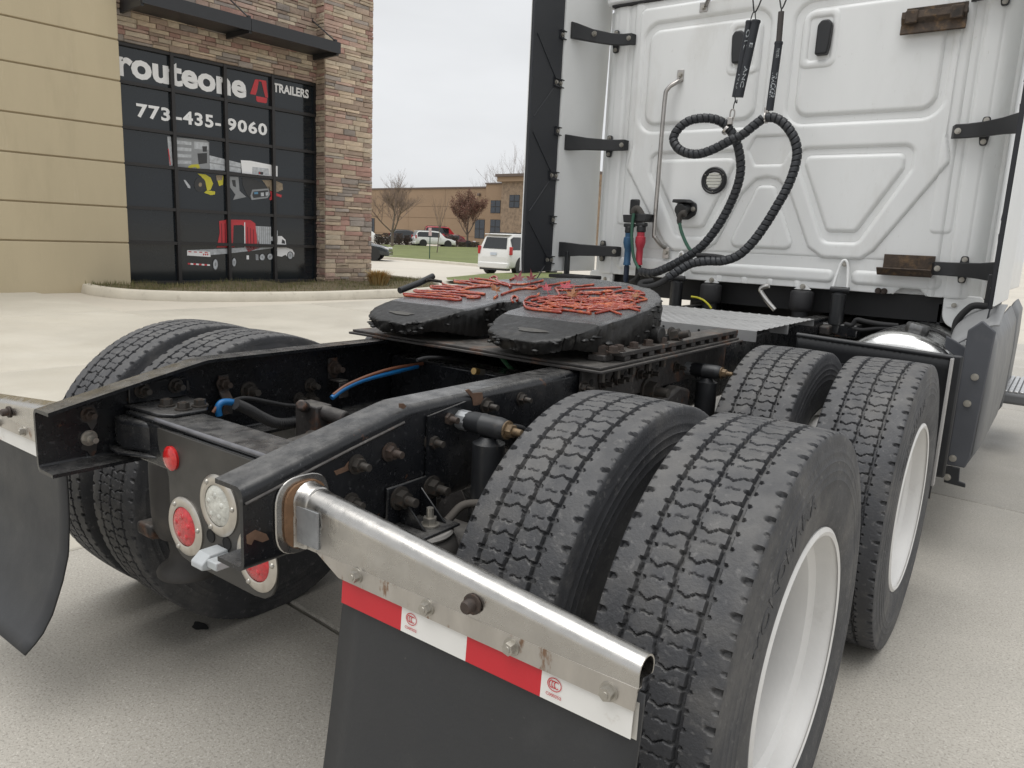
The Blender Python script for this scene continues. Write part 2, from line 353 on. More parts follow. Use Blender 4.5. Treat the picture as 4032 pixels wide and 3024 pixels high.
def pooled(w, h):
    key = (round(w/.06), round(h/.03))
    L = pool.setdefault(key, [])
    if len(L) < 4: L.append(stone_mesh(w, h, .03, random.choice(STN))); L[-1]['wh'] = (w, h); return L[-1]
    return random.choice(L)
rest = MB()
for rank, i in enumerate(order):
    x, y, z, w, h, r = stones[i]; me = pooled(w, h); w0, h0 = me['wh']; sx, sz = w/w0, h/h0
    if rank < 298:
        o = link('stone', me, sw, loc=(x, y, z)); o.scale = (sx, 1, sz); o.rotation_euler = (0, 0, math.radians(r))
    else:
        R_ = Matrix.Translation((x, y, z)) @ Matrix.Rotation(math.radians(r), 4, 'Z') @ Matrix.Diagonal((sx, 1, sz, 1))
        rest.k = STN.index(me.materials[0]); rest.add([R_ @ v.co for v in me.vertices], [tuple(p.vertices) for p in me.polygons])
tag(rest.build('stone_courses', STN, sw, smooth=40), kind='stuff')
# window: frame bars and panes
win = empty('shop_window', parent=shop)
UU = [-.16, 1.005, 2.17, 3.335, 4.5]; ZZ = [.12, .95, 1.65, 2.51, 3.21, 4.06, 4.77]
for i, u in enumerate(UU): MB().box(u-.035, u+.035, .02, .14, .06, 4.80).build('mullion', M_FRAME, win)
for k, z in enumerate(ZZ):
    for i in range(4): MB().box(UU[i]+.035, UU[i+1]-.035, .03, .139, z-(.06 if k == 0 else .032), z+.032).build('transom', M_FRAME, win)
for i in range(4):
    for k in range(6):
        w_, h_ = (UU[i+1]-UU[i])/2-.036, (ZZ[k+1]-ZZ[k])/2-.033
        o = MB().box(-w_, w_, -.01, .01, -h_, h_).build('pane', M_PANE, win, loc=((UU[i]+UU[i+1])/2, .11, (ZZ[k]+ZZ[k+1])/2))
        o.rotation_euler = (random.uniform(-.002, .002), 0, random.uniform(-.002, .002))
MB().box(-.15, 4.5, -.12, .3, -.02, .06).build('sill', M_KERB, win, bevel=.01)
MB().box(-.15, 4.49, .02, .3, 4.80, 4.86).build('lintel', M_FRAME, win)
def decal(name, me, mat, parent, y=.085):
    me.materials.append(mat); o = link(name, me, parent); o.matrix_local = Matrix(((1, 0, 0, 0), (0, 0, -1, y), (0, 1, 0, 0), (0, 0, 0, 1))); return o
decal('lettering', fit_text(text_mesh('routeone', bold=.036, extrude=.002), 2.76, .46, -.06, 4.165), M_WHITE, win, .092)
decal('lettering', fit_text(text_mesh('TRAILERS', bold=.032, extrude=.002), .95, .20, 3.38, 4.435), M_WHITE, win, .092)
for s_, u0, u1 in (('773', .27, .95), ('-435-', 1.07, 2.07), ('9060', 2.22, 3.2)):
    decal('lettering', fit_text(text_mesh(s_, bold=.03, extrude=.002, space=1.12), u1-u0, .27, u0, 3.435), M_WHITE, win, .092)
q = MB()
def dec(poly, y=.093, k=0):
    q.k = k; q.add([(u, y, z) for u, z in poly], [tuple(range(len(poly)))])
dec([(2.79, 4.29), (2.92, 4.62), (3.02, 4.63), (2.97, 4.40), (2.93, 4.29)]); dec([(2.93, 4.63), (3.20, 4.64), (3.24, 4.28), (3.17, 4.28), (3.08, 4.60), (3.03, 4.60)]); dec([(2.94, 4.27), (3.22, 4.27), (3.21, 4.17), (3.18, 4.15), (2.97, 4.15), (2.94, 4.18)])
q.build('logo', M_REDV, win)
# printed pictures on the film: cargo gear above, flatbed truck with red tarp below
GM = [M_WHITE, M_REDV, pm('print_grey', (.28, .29, .30), .5), pm('print_dark', (.035, .036, .038), .5), pm('print_yellow', (.55, .50, .04), .5), pm('print_pale', (.48, .50, .52), .5, var=.3, vscale=14), pm('print_redshade', (.25, .02, .03), .5), pm('print_tan', (.28, .22, .15), .5, var=.4, vscale=40), pm('print_blue', (.10, .25, .40), .5)]
q = MB()
def dpx(pts, k, y=.093): dec([fac(*Z2B(a, c), -.09) for a, c in pts], y, k)
def disc(cx, cy, rx, ry, k, y):  dpx([(cx+rx*math.cos(t), cy+ry*math.sin(t)) for t in np.linspace(0, 6.283, 21)[:-1]], k, y)
# lower: trailer
dpx([(603, 1022), (945, 1008), (1300, 985), (1330, 1003), (945, 1050), (800, 1062), (790, 1078), (605, 1062)], 5)
dpx([(605, 1022), (795, 1035), (800, 1078), (605, 1066)], 0, .0925)
for i in range(4): dpx([(615+i*45, 1030+i*2), (640+i*45, 1032+i*2), (640+i*45, 1040+i*2), (615+i*45, 1038+i*2)], 1, .092)
for i in range(3): disc(742+i*16, 1058, 6, 8, 1, .092)
for i in range(4):
    dpx([(610+i*46, 1127+i*3), (633+i*46, 1129+i*3), (633+i*46, 1142+i*3), (610+i*46, 1140+i*3)], 1); dpx([(633+i*46, 1129+i*3), (656+i*46, 1131+i*3), (656+i*46, 1144+i*3), (633+i*46, 1142+i*3)], 0)
dpx([(1172, 822), (1300, 828), (1300, 1000), (1190, 1000)], 5)
for i in range(7): dpx([(1182+i*17, 828), (1188+i*17, 828), (1192+i*16, 996), (1186+i*16, 996)], 2, .0925)
dpx([(870, 780), (930, 770), (960, 768), (1130, 772), (1170, 800), (1180, 880), (1200, 960), (1218, 1000), (1170, 1015), (1112, 1034), (1092, 1010), (1086, 830), (1060, 812), (990, 815), (985, 960), (1000, 998), (850, 1000), (865, 930), (875, 880)], 1)
for a in ((885, 800), (915, 800), (1100, 830), (1125, 840), (1150, 850)): dpx([a, (a[0]+9, a[1]), (a[0]+14, a[1]+170), (a[0]+2, a[1]+165)], 6, .0925)
dpx([(1078, 790), (1086, 790), (1088, 1000), (1080, 1000)], 0, .092)
for cx, cy, rx, ry in ((840, 1140, 19, 42), (995, 1122, 15, 34), (1228, 1080, 20, 25), (1292, 1076, 20, 25), (1460, 1066, 20, 28)):
    disc(cx, cy, rx*1.35, ry*1.2, 3, .0925); disc(cx, cy, rx, ry, 5, .092); disc(cx, cy, rx*.4, ry*.4, 2, .0915)
dpx([(1345, 905), (1390, 905), (1420, 935), (1430, 1000), (1475, 1015), (1495, 1045), (1490, 1075), (1440, 1080), (1420, 1060), (1390, 1075), (1352, 1070)], 0); dpx([(1392, 930), (1415, 945), (1418, 970), (1388, 965)], 3, .092); dpx([(1350, 860), (1356, 860), (1356, 960), (1350, 960)], 5)
dpx([(1300, 910), (1318, 910), (1318, 945), (1300, 945)], 5)
dpx([(1098, 1065), (1118, 1065), (1118, 1098), (1098, 1098)], 0); dpx([(1172, 1055), (1195, 1058), (1198, 1105), (1175, 1105)], 2)
# upper: van trailer doors, straps, ramp, tool box, crate
dpx([(440, 78), (470, 80), (485, 320), (458, 322)], 5); dpx([(444, 180), (452, 180), (470, 315), (462, 318)], 1, .092)
dpx([(505, 85), (760, 110), (787, 125), (790, 350), (520, 335)], 2)
for i in range(4): dpx([(512, 110+i*55), (640, 125+i*52), (640, 150+i*52), (514, 140+i*55)], 5, .092)
dpx([(660, 120), (780, 130), (780, 190), (665, 180)], 5, .092); dpx([(690, 220), (770, 215), (770, 300), (700, 310)], 3, .092); dpx([(730, 160), (770, 160), (768, 205), (735, 205)], 3, .0915)
dpx([(790, 235), (910, 265), (1050, 300), (1050, 380), (910, 362), (792, 352)], 5); dpx([(790, 290), (1050, 335), (1050, 345), (790, 300)], 2, .092)
dpx([(1050, 275), (1130, 280), (1355, 325), (1355, 412), (1060, 385)], 0); dpx([(1145, 330), (1280, 345), (1285, 400), (1145, 390)], 5, .092); dpx([(1196, 370), (1236, 374), (1236, 396), (1196, 392)], 3, .0915); dpx([(1200, 376), (1210, 376), (1210, 390), (1200, 390)], 1, .091)
dpx([(610, 330), (640, 312), (700, 308), (712, 340), (690, 345), (670, 332), (640, 340), (625, 350)], 4, .091); dpx([(690, 385), (760, 395), (800, 420), (820, 470), (800, 520), (770, 530), (755, 450), (720, 410)], 4, .0925)
dpx([(770, 525), (838, 535), (835, 560), (800, 565), (745, 545)], 4, .0925); disc(712, 478, 48, 60, 3, .092); disc(714, 478, 14, 18, 7, .0915)
dpx([(575, 440), (590, 440), (630, 490), (632, 510), (612, 505)], 5); dpx([(845, 410), (905, 405), (902, 480), (870, 490)], 4); dpx([(845, 400), (900, 400), (895, 440), (850, 445)], 7, .0925)
dpx([(950, 410), (1030, 415), (1040, 530), (1095, 580), (985, 605), (1005, 560), (960, 500)], 2); dpx([(975, 440), (1005, 440), (1010, 500), (985, 490)], 3, .092)
dpx([(1060, 420), (1150, 425), (1290, 500), (1295, 570), (1140, 605), (1100, 560), (1065, 480)], 3); dpx([(1145, 520), (1280, 510), (1292, 560), (1270, 590), (1140, 605), (1130, 570)], 2, .0925); dpx([(1155, 535), (1275, 524), (1282, 560), (1262, 578), (1155, 590), (1145, 566)], 3, .092)
dpx([(1160, 540), (1192, 538), (1194, 556), (1162, 558)], 8, .0915); dpx([(1215, 545), (1240, 543), (1242, 573), (1217, 575)], 5, .0915); dpx([(1255, 540), (1278, 538), (1280, 566), (1257, 570)], 5, .0915)
dpx([(1225, 440), (1330, 440), (1395, 470), (1400, 520), (1340, 545), (1280, 520), (1250, 470)], 7); dpx([(1290, 530), (1330, 545), (1390, 565), (1385, 585), (1340, 570), (1300, 610), (1285, 600), (1300, 570)], 1, .0925)
q.build('printed_picture', GM, win)
# canopy
cn = empty('canopy', parent=shop)
MB().box(0, 2.205, -1.0, -.96, 5.34, 5.58).build('fascia_panel', M_DKMET, cn); MB().box(2.215, 4.45, -1.0, -.96, 5.34, 5.58).build('fascia_panel', M_DKMET, cn)
for u in (0, 4.41): MB().box(u, u+.04, -.959, .05, 5.34, 5.58).build('end_panel', M_DKMET, cn)
MB().box(.041, 4.409, -.959, .03, 5.40, 5.43).build('deck', M_DKMET, cn)
for u in (.02, 2.21, 4.40): MB().box(u-.03, u+.03, -.95, .04, 5.30, 5.399).build('bracket_arm', M_DKMET, cn); 
for u in (.1, 2.2, 4.36):
    MB().cyl((u, .02, 6.2), (u, -.9, 5.62), .018, n=8).build('tie_rod', M_DKMET, cn); MB().box(u-.03, u+.03, -.95, -.87, 5.581, 5.64).build('rod_clevis', M_DKMET, cn)
    MB().box(u-.04, u+.04, -.02, .03, 6.12, 6.28).build('wall_anchor', M_DKMET, cn)
MB().box(.4, 3.3, -.06, .03, 6.62, 6.74).build('stone_band', M_TAN, shop)
# ------------------------------------------------------------ lawns, driveway edge
def px_sheet(name, mat, near, far, rows=10, dz=.05, kind='structure'):
    n = 24; q = MB(); R = []
    def interp(pl, t):
        xs_ = np.linspace(0, 1, len(pl)); return np.interp(t, xs_, [p[0] for p in pl]), np.interp(t, xs_, [p[1] for p in pl])
    A = [atg(*Z2(*interp(near, t))) for t in np.linspace(0, 1, n)]; B = [atg(*Z2(*interp(far, t))) for t in np.linspace(0, 1, n)]
    for k in np.linspace(0, 1, rows):
        R.append([(a.x+(c.x-a.x)*k, a.y+(c.y-a.y)*k, float(gz(a.x+(c.x-a.x)*k, a.y+(c.y-a.y)*k))+dz) for a, c in zip(A, B)])
    q.sheet(R); return tag(q.build(name, mat, smooth=60), kind=kind), A, B
lawn, LA, LB = px_sheet('lawn', M_LAWN, [(-150, 1118), (250, 1152), (800, 1192), (1400, 1245), (2300, 1320)], [(-150, 985), (250, 1008), (900, 1030), (1400, 1046), (2300, 1075)], dz=.09)
isl, IA, IB = px_sheet('lawn', M_LAWN, [(1000, 1420), (1400, 1440), (1900, 1460), (2250, 1470)], [(985, 1392), (1400, 1346), (1900, 1322), (2250, 1330)], rows=5, dz=.10)
kerb_run('kerb', [(p.x, p.y) for p in LA], [(0, -.1), (0, .1), (.03, .13), (.15, .13), (.16, .0)], zf=lambda x, y: float(gz(x, y)), side=1)
fb = MB(); PT = [atg(*Z2(x, y)) for x, y in ((230, 1368), (420, 1378), (640, 1395), (800, 1412))]
fb.sheet([[(p.x, p.y, float(gz(p.x, p.y))+.004) for p in PT], [(p.x-.22, p.y+.3, float(gz(p.x, p.y))+.004) for p in PT]])
fb.build('painted_line', pm('red_paint', (.36, .10, .08), .8, spots=((.5, .45, .4), 8, .5, .2, .8)), ground)

# ------------------------------------------------------------ far building
def pdep(px, dep): p = CAM+dep*ray(px, 900); return np.array([p[0], p[1]])
fa, fb_ = pdep(1400, 121), pdep(2110, 96); fdir = (fb_-fa)/np.linalg.norm(fb_-fa); fang = math.atan2(fdir[1], fdir[0]); fz = float(gz(*fb_))
far = empty('office_building', (fa[0], fa[1], fz), fang); tag(far, 'long low tan office building across the lawn behind bare trees', 'building')
def fpl(x, y):
    n = np.array([-fdir[1], fdir[0], 0]); t = np.array([fdir[0], fdir[1], 0]); o = np.array([fa[0], fa[1], fz]); r = ray(*Z2(x, y)); k = ((o-CAM)@n)/(r@n); P = CAM+k*r-o; return float(P@t), float(P[2])
M_FARW = pm('far_stucco', (.285, .20, .13), .9, var=.06, vscale=.3); M_FARD = pm('far_cornice', (.13, .10, .085), .8); M_FARS = pm('far_stone', (.27, .20, .14), .9, var=.4, vscale=3); M_FGL = pm('far_glass', (.02, .028, .04), .08, spec=.8)
uS, zS = fpl(1452, 335); _, zR = fpl(800, 398); uP, zP = fpl(1640, 262); uE = uP+16
M1 = MB(); 
for k in range(int((uS+3)//8)+1):
    u0, u1 = -3+k*8, min(-3+k*8+8, uS)
    for z0, z1 in ((-.5, 1.15), (1.15, 3.6), (3.6, 5.2), (5.2, zR)):
        if u1-u0 > .2: MB().box(u0+.02, u1-.02, 0, .3, z0+.02, z1-.02).build('wall_panel', M_FARW, far)
MB().box(-3, uS, .1, 20, -.5, zR-.05).build('wall', pm('far_joint', (.22, .14, .08), .9), far)
MB().box(-3, uS, -.12, .35, zR, zR+.22).build('cornice', M_FARD, far)
MB().box(uS, uP+.4, -.5, 20, -.5, zS-.2).build('wall', M_FARW, far); MB().box(uS-.1, uP+.4, -.62, 20, zS-.19, zS).build('cornice', M_FARD, far)
MB().box(uP+.4, uE, -1.2, 20, -.5, zP-.8).build('stone_pier', M_FARS, far); MB().box(uP-.1, uE, -1.6, 20, zP-.79, zP-.2).build('cornice', M_FARW, far); MB().box(uP-.3, uE, -1.8, 20, zP-.19, zP+.15).build('cornice', M_FARD, far)
for (xa, ya, xb, yb, dd) in ((1302, 730, 1402, 940, 0), (1502, 525, 1604, 665, -.5), (1498, 732, 1602, 895, -.5), (172, 716, 206, 868, 0), (1745, 470, 1850, 610, -1.2)):
    (ua, zb), (ub, za) = fpl(xa, ya), fpl(xb, yb); w_ = MB().box(ua, ub, dd-.03, dd+.1, za, zb).build('window', M_FRAME, far)
    for k in range(2):
        for j in range(2):
            MB().box(ua+.06+(ub-ua)/2*k, ua-.06+(ub-ua)/2*(k+1), dd-.05, dd-.031, za+.06+(zb-za)/2*j, za-.06+(zb-za)/2*(j+1)).build('pane', M_FGL, w_)
u_, z_ = fpl(1352, 462); MB().box(u_-.2, u_+.2, -.35, 0, z_-.15, z_+.2).build('wall_light', M_FARD, far, bevel=.05)

# ------------------------------------------------------------ trees
M_BARK = pm('bark', (.16, .13, .105), .95, var=.3, vscale=8); M_TWIG = pm('twig', (.17, .125, .10), .95)
def tree(name, label, base, h, spread, trunk=.35, depth=5, leaves=None, nleaf=0, lean=(0, 0), kids=(3, 4), leafh=(0, 1), r0=None, seed=1, up=.45, cat='tree', group=None):
    rs = random.Random(seed); root = empty(name, base); tag(root, label, cat, group)
    T, Wg = MB(), MB(); tips = []
    def grow(p, d, ln, r, lev):
        pts = [p]; dd = d.copy()
        for k in range(3):
            dd = (dd+Vector((rs.uniform(-.13, .13), rs.uniform(-.13, .13), rs.uniform(-.02, .12)))).normalized(); pts.append(pts[-1]+dd*ln/3)
        (T if lev < 2 else Wg).tube(pts, [r, r*.86, r*.72, r*.6], 6 if lev < 2 else 3, caps=False)
        if lev >= 2: tips.extend(pts[1:])
        if lev >= depth: return
        for k in range(rs.randint(*kids)):
            t = rs.uniform(.35, 1.0) if lev else rs.uniform(.75, 1.0); i = min(int(t*3), 2); q = pts[i].lerp(pts[i+1], t*3-i)
            a = rs.uniform(0, 6.283); s = spread*rs.uniform(.6, 1.25); nd = (dd+Vector((math.cos(a)*s, math.sin(a)*s, up*rs.uniform(.2, 1)))).normalized()
            grow(q, nd, ln*rs.uniform(.62, .82), r*.56, lev+1)
        if lev: grow(pts[-1], dd, ln*.72, r*.58, lev+1)
    r0 = r0 or h*.018
    d0 = Vector((lean[0], lean[1], 1)).normalized(); tp = [Vector((0, 0, -.1)), d0*h*trunk*.5, d0*h*trunk]
    T.tube(tp, [r0*1.25, r0, r0*.9], 8)
    for k in range(rs.randint(4, 5)):
        a = k*1.4+rs.uniform(-.4, .4); nd = Vector((math.cos(a)*spread*.9, math.sin(a)*spread*.9, .9)).normalized(); grow(tp[2]-d0*h*.06*rs.random(), nd, h*.26, r0*.6, 1)
    grow(tp[2], d0, h*.28, r0*.8, 1)
    T.build('trunk', M_BARK, root, smooth=60); Wg.build('crown' if not leaves else 'branches', M_TWIG, root)
    if leaves:
        P, F, mi = [], [], []; zmax = max(t.z for t in tips)
        cand = [t for t in tips if leafh[0]*zmax <= t.z <= leafh[1]*zmax]
        for _ in range(nleaf):
            c = cand[rs.randrange(len(cand))]+Vector((rs.gauss(0, .13), rs.gauss(0, .13), rs.gauss(0, .13))); s = rs.uniform(.04, .09)
            u = Vector((rs.uniform(-1, 1), rs.uniform(-1, 1), rs.uniform(-1, 1))).normalized(); v = u.orthogonal().normalized()
            o = len(P); P += [c-u*s, c+v*s*.6, c+u*s, c-v*s*.6]; F.append((o, o+1, o+2, o+3)); mi.append(rs.randrange(len(leaves)))
        me = bpy.data.meshes.new('crown'); me.from_pydata(P, [], F)
        for m in leaves: me.materials.append(m)
        me.polygons.foreach_set('material_index', mi); link('crown', me, root)
    return root
def px_tree(name, label, bx, by, ty, **k):
    p = atg(*Z2(bx, by)); dep = (np.array(p)-CAM)@CF; h = (by-ty)*.3617*dep/FPX
    return tree(name, label, (p.x, p.y, p.z), h*k.pop('hs', 1.0), **k)
RL = [pm('leaf_rust', (.16, .07, .048), .8), pm('leaf_maroon', (.11, .045, .038), .8), pm('leaf_tan', (.19, .115, .075), .8)]
BL = [pm('leaf_brown', (.16, .085, .05), .85), pm('leaf_dry', (.13, .075, .055), .85)]
px_tree('bare_tree', 'bare spreading tree with grey trunk on the lawn in front of parked white cars', 400, 1032, 250, spread=1.15, trunk=.24, depth=6, kids=(2, 3), seed=4, up=.42, group='trees on the lawn')
px_tree('maple_tree', 'small tree with rusty red leaves before the tan office wall', 1215, 1022, 430, spread=.7, trunk=.22, depth=5, kids=(2, 3), seed=9, leaves=RL, nleaf=11000, leafh=(0.1, 1), up=.7, group='trees on the lawn')
px_tree('brown_tree', 'tree with dry brown leaves beside the office stone pier', 1800, 1025, 120, spread=.7, trunk=.2, depth=5, kids=(2, 3), seed=13, leaves=BL, nleaf=6000, leafh=(0, .72), up=.5, group='trees on the lawn')
px_tree('sapling', 'thin leaning bare sapling on the lawn beside the sign post', 885, 1102, 480, spread=.3, trunk=.45, depth=3, kids=(1, 2), seed=5, lean=(.07, .05), r0=.035, up=.9, group='trees on the lawn')
p = CAM+128*ray(*Z2(1480, 1000)); tree('bare_tree', 'bare tree rising behind the office roof by the stone pier', (p[0], p[1], .4), 11.0, .75, depth=5, kids=(1, 2), seed=21, up=.6, r0=.10, group='trees behind the office')
p = CAM+140*ray(*Z2(1720, 1000)); tree('bare_tree', 'tall bare tree behind the office roof, partly behind the truck fairing', (p[0], p[1], .4), 16, .8, depth=5, kids=(2, 2), seed=23, up=.6, r0=.12, group='trees behind the office')
# shrubs in front of the parked cars
def shrub(label, x, y, wpx, hpx, mats, n, seed, group='leafless shrubs before the parked cars'):
    rs = random.Random(seed); p = atg(*Z2(x, y)); dep = (np.array(p)-CAM)@CF; w, h = wpx*.3617*dep/FPX/2, hpx*.3617*dep/FPX
    root = empty('shrub', (p.x, p.y, p.z)); tag(root, label, 'shrub', group); S = MB(); P, F, mi = [], [], []
    for k in range(46):
        a = rs.uniform(0, 6.28); e = rs.uniform(.1, 1); tip = Vector((math.cos(a)*w*e, math.sin(a)*w*e*.8, h*rs.uniform(.6, 1.02)*(1-.3*e*e))); mid = tip*.55+Vector((rs.uniform(-.1, .1), rs.uniform(-.1, .1), .06))
        S.tube([Vector((tip.x*.15, tip.y*.15, 0)), mid, tip], [.014, .009, .004], 3, caps=False)
    S.build('stems', M_TWIG, root)
    for _ in range(n):
        a = rs.uniform(0, 6.28); e = rs.random()**.5; z = rs.random(); c = Vector((math.cos(a)*w*e*(1-.35*z*z), math.sin(a)*w*e*.8, h*z)); s = rs.uniform(.03, .07); u = Vector((rs.uniform(-1, 1), rs.uniform(-1, 1), rs.uniform(-1, 1))).normalized(); v = u.orthogonal(); o = len(P)
        P += [c-u*s, c+v*s*.6, c+u*s, c-v*s*.6]; F.append((o, o+1, o+2, o+3)); mi.append(rs.randrange(len(mats)))
    me = bpy.data.meshes.new('foliage'); me.from_pydata(P, [], F)
    for m in mats: me.materials.append(m)
    me.polygons.foreach_set('material_index', mi); link('foliage', me, root)
SH = [pm('shrub_brown', (.075, .05, .04), .9), pm('shrub_dark', (.04, .035, .03), .9), pm('shrub_olive', (.07, .06, .03), .9)]
for i, (x, y, w_, h_) in enumerate([(250, 1012, 120, 120), (340, 1012, 120, 130), (470, 1014, 120, 130), (560, 1016, 90, 110), (640, 1020, 90, 80), (1010, 1028, 130, 140), (1075, 1030, 100, 110), (1290, 1032, 150, 55), (1160, 1028, 110, 50)]):
    lab = ['leafless brown shrub next to the stone pillar before the white sedan', 'leafless brown shrub just left of the bare tree trunk', 'leafless brown shrub just right of the bare tree trunk', 'leafless shrub before the nose of the graphite SUV', 'low leafless shrub before the rear wheel of the white SUV', 'tall bushy brown shrub before the maroon sedan', 'brown shrub between the maroon sedan and the rusty tree', 'wide low olive shrub right of the rusty tree foot', 'low olive shrub left of the rusty tree foot'][i]
    shrub(lab, x, y, w_, h_, SH[:2] if i < 7 else SH[1:], 900, 40+i, 'leafless shrubs before the parked cars' if i < 7 else 'low shrubs under the rusty tree')

# ------------------------------------------------------------ cars
M_GLASSC = pm('car_glass', (.010, .012, .014), .06, spec=.8); M_TYRC = pm('car_tyre', (.025, .025, .025), .8); M_ALLOY = pm('alloy', (.55, .55, .56), .35, metal=.7); M_TRIM = pm('car_trim', (.02, .02, .02), .6); M_TAIL = pm('tail_lamp', (.45, .02, .02), .2); M_HEAD = pm('head_lamp', (.7, .7, .7), .15)
def car(name, label, pos, heading, paint, L=4.75, W=1.88, H=1.85, hood=.32, kind='suv', group=None, cat='car'):
    """x forward from the rear bumper, wheels, greenhouse glass, lamps, plate"""
    root = empty(name, pos, heading); tag(root, label, cat, group)
    B = MB(); belt = H*.57; zb = .32 if kind == 'suv' else .22
    if kind == 'suv': st = [(0, .62, .80, .02), (.05, belt-.02, belt+.02, .03), (.26, belt, H-.15, .15), (.50, belt, H-.02, .16), (L*.45, belt, H, .16), (L*.60, belt-.01, H-.06, .17), (L*.75, belt-.03, belt+.03, .06), (L*.9, belt-.12, belt-.09, .05), (L-.05, belt-.28, belt-.26, .05), (L, .6, .7, .02)]
    else: st = [(0, .55, .70, .02), (.08, belt-.04, belt, .05), (.7, belt, belt+.06, .06), (1.35, belt, H-.04, .13), (L*.45, belt, H, .13), (L*.55, belt-.01, H-.03, .13), (L*.73, belt-.03, belt+.02, .06), (L*.9, belt-.13, belt-.10, .05), (L-.05, belt-.26, belt-.24, .05), (L, .5, .6, .02)]
    R = []
    for x, zbelt, ztop, inset in st:
        k = .86 if x in (0, L) else 1.0; w = W/2*k; zz0 = zb+(.12 if x in (0, L) else 0)
        hi = [(w*.93, zz0), (w*.985, zz0+.1), (w, (zz0+zbelt)/2+.05), (w*.965, zbelt), (w*.95-inset-(.04 if ztop-zbelt > .3 else 0), max(zbelt+.01, ztop-.05)), (w*.80-inset, ztop)]
        R.append([(x, -a, z) for a, z in hi]+[(x, a, z) for a, z in hi[::-1]])
    B.sheet(R, cyc=True); n = len(R[0]); B.add(R[0], [tuple(range(n))]); B.add(R[-1], [tuple(range(n))])
    body = B.build('body', paint, root, bevel=.05, seg=3)
    if kind == 'suv': MB().box(.18, .50, -W*.36, W*.36, H-.075, H-.035).build('roof_spoiler', paint, root, bevel=.015)
    def strip(nm, m, idx, i0, i1, t0=.12, t1=.9, off=.006):
        for s in (-1, 1):
            pts = []
            for j in range(i0, i1+1):
                a, c = np.array(R[j][3]), np.array(R[j][4]); a = a*[1, s*-1 if s > 0 else 1, 1]; c = c*[1, s*-1 if s > 0 else 1, 1]
                sg = -s if False else (1 if s > 0 else -1); lo, hi_ = a+(c-a)*t0, a+(c-a)*t1; lo[1] += sg*off; hi_[1] += sg*off; pts.append((lo, hi_))
            q_ = MB(); q_.sheet([[p_[0] for p_ in pts], [p_[1] for p_ in pts]]); q_.build(nm, m, root)
    iB = 2 if kind == 'suv' else 3
    strip('side_window', M_GLASSC, 0, iB, iB+1, .1, .88); strip('side_window', M_GLASSC, 0, iB+1, 5, .1, .88)
    def cross(nm, m, i0, i1, t0, t1, wf, off):
        a0, a1 = R[i0], R[i1]; top0, top1 = np.array(a0[5]), np.array(a1[5]); lo, hi_ = top0+(top1-top0)*t0, top0+(top1-top0)*t1; d_ = np.array(off)
        q_ = MB(); q_.add([(lo[0]+d_[0], -abs(lo[1])*wf, lo[2]+d_[2]), (lo[0]+d_[0], abs(lo[1])*wf, lo[2]+d_[2]), (hi_[0]+d_[0], abs(hi_[1])*wf, hi_[2]+d_[2]), (hi_[0]+d_[0], -abs(hi_[1])*wf, hi_[2]+d_[2])], [(0, 1, 2, 3)]); q_.build(nm, m, root)
    if kind == 'suv': cross('rear_window', M_GLASSC, 1, 2, .12, .92, .95, (-.012, 0, .004))
    else: cross('rear_window', M_GLASSC, 2, 3, .1, .92, .95, (-.01, 0, .008))
    cross('windscreen', M_GLASSC, 6, 5, .08, .92, 1.0, (.01, 0, .008))
    for s in (-1, 1):
        if kind == 'suv': MB().box(-.012, .13, s*(W/2*.95)-.10, s*(W/2*.95)+.015, .92, 1.28).build('tail_lamp', M_TAIL, root, bevel=.02)
        else: MB().box(-.012, .14, s*W*.36-.13, s*W*.36+.13, .72, .88).build('tail_lamp', M_TAIL, root, bevel=.02)
        MB().box(L-.24, L+.0, s*W*.36-.18, s*W*.36+.16, .66, .80).build('head_lamp', M_HEAD, root, bevel=.03)
        MB().box(L*.58, L*.62, s*(W/2+.02), s*(W/2+.18), belt+.02, belt+.15).build('mirror', paint, root, bevel=.03)
    MB().box(-.06, .3, -W*.46, W*.46, zb-.04, zb+.24).build('rear_bumper', paint, root, bevel=.05); MB().box(-.03, .3, -W*.40, W*.40, zb-.12, zb-.03).build('lower_valance', M_TRIM, root)
    MB().box(L-.3, L+.03, -W*.44, W*.44, zb-.03, zb+.22).build('front_bumper', paint, root, bevel=.06)
    MB().box(-.025, .0, -.17, .17, .88, 1.0).build('licence_plate', pm('plate', (.5, .55, .62), .5), root)
    for x in (L*.19, L*.80):
        for s in (-1, 1):
            wh = empty('wheel', (x, s*(W/2-.12), .36), 0, root)
            t = MB(); t.lathe([(.22, -.11), (.33, -.115), (.36, -.08), (.36, .08), (.33, .115), (.22, .11)], axis=(0, 1, 0), n=24); t.build('tyre', M_TYRC, wh, smooth=40)
            r = MB(); r.lathe([(.02, s*.10), (.06, s*.11), (.07, s*.07), (.2, s*.075), (.23, s*.112)], axis=(0, 1, 0), n=20)
            for k in range(6): r.box(.05, .22, -.02, .02, -.03, .03, Matrix.Translation((0, s*.10, 0)) @ Matrix.Rotation(k*math.pi/3, 4, 'Y'))
            r.build('rim', M_ALLOY, wh, smooth=40)
            a = MB(); a.cyl((x, s*(W/2-.25), .40), (x, s*(W/2+.004), .40), .44, n=28); a.build('wheel_arch', M_TRIM, root)
    if kind == 'suv':
        for s in (-1, 1): MB().box(.55, L*.55, s*W*.36-.02, s*W*.36+.02, H-.0, H+.05).build('roof_rail', M_TRIM, root, bevel=.015)
    return root
PW = pm('white_car_paint', (.70, .70, .68), .25, var=.02, coat=.5); PD = pm('dark_teal_paint', (.02, .028, .032), .25, coat=.6); PR = pm('red_car_paint', (.40, .02, .025), .28, coat=.6); PG = pm('graphite_paint', (.035, .036, .04), .3, coat=.5); PM = pm('maroon_paint', (.10, .015, .015), .3, coat=.5)
rd = math.atan2(CR[1], CR[0])
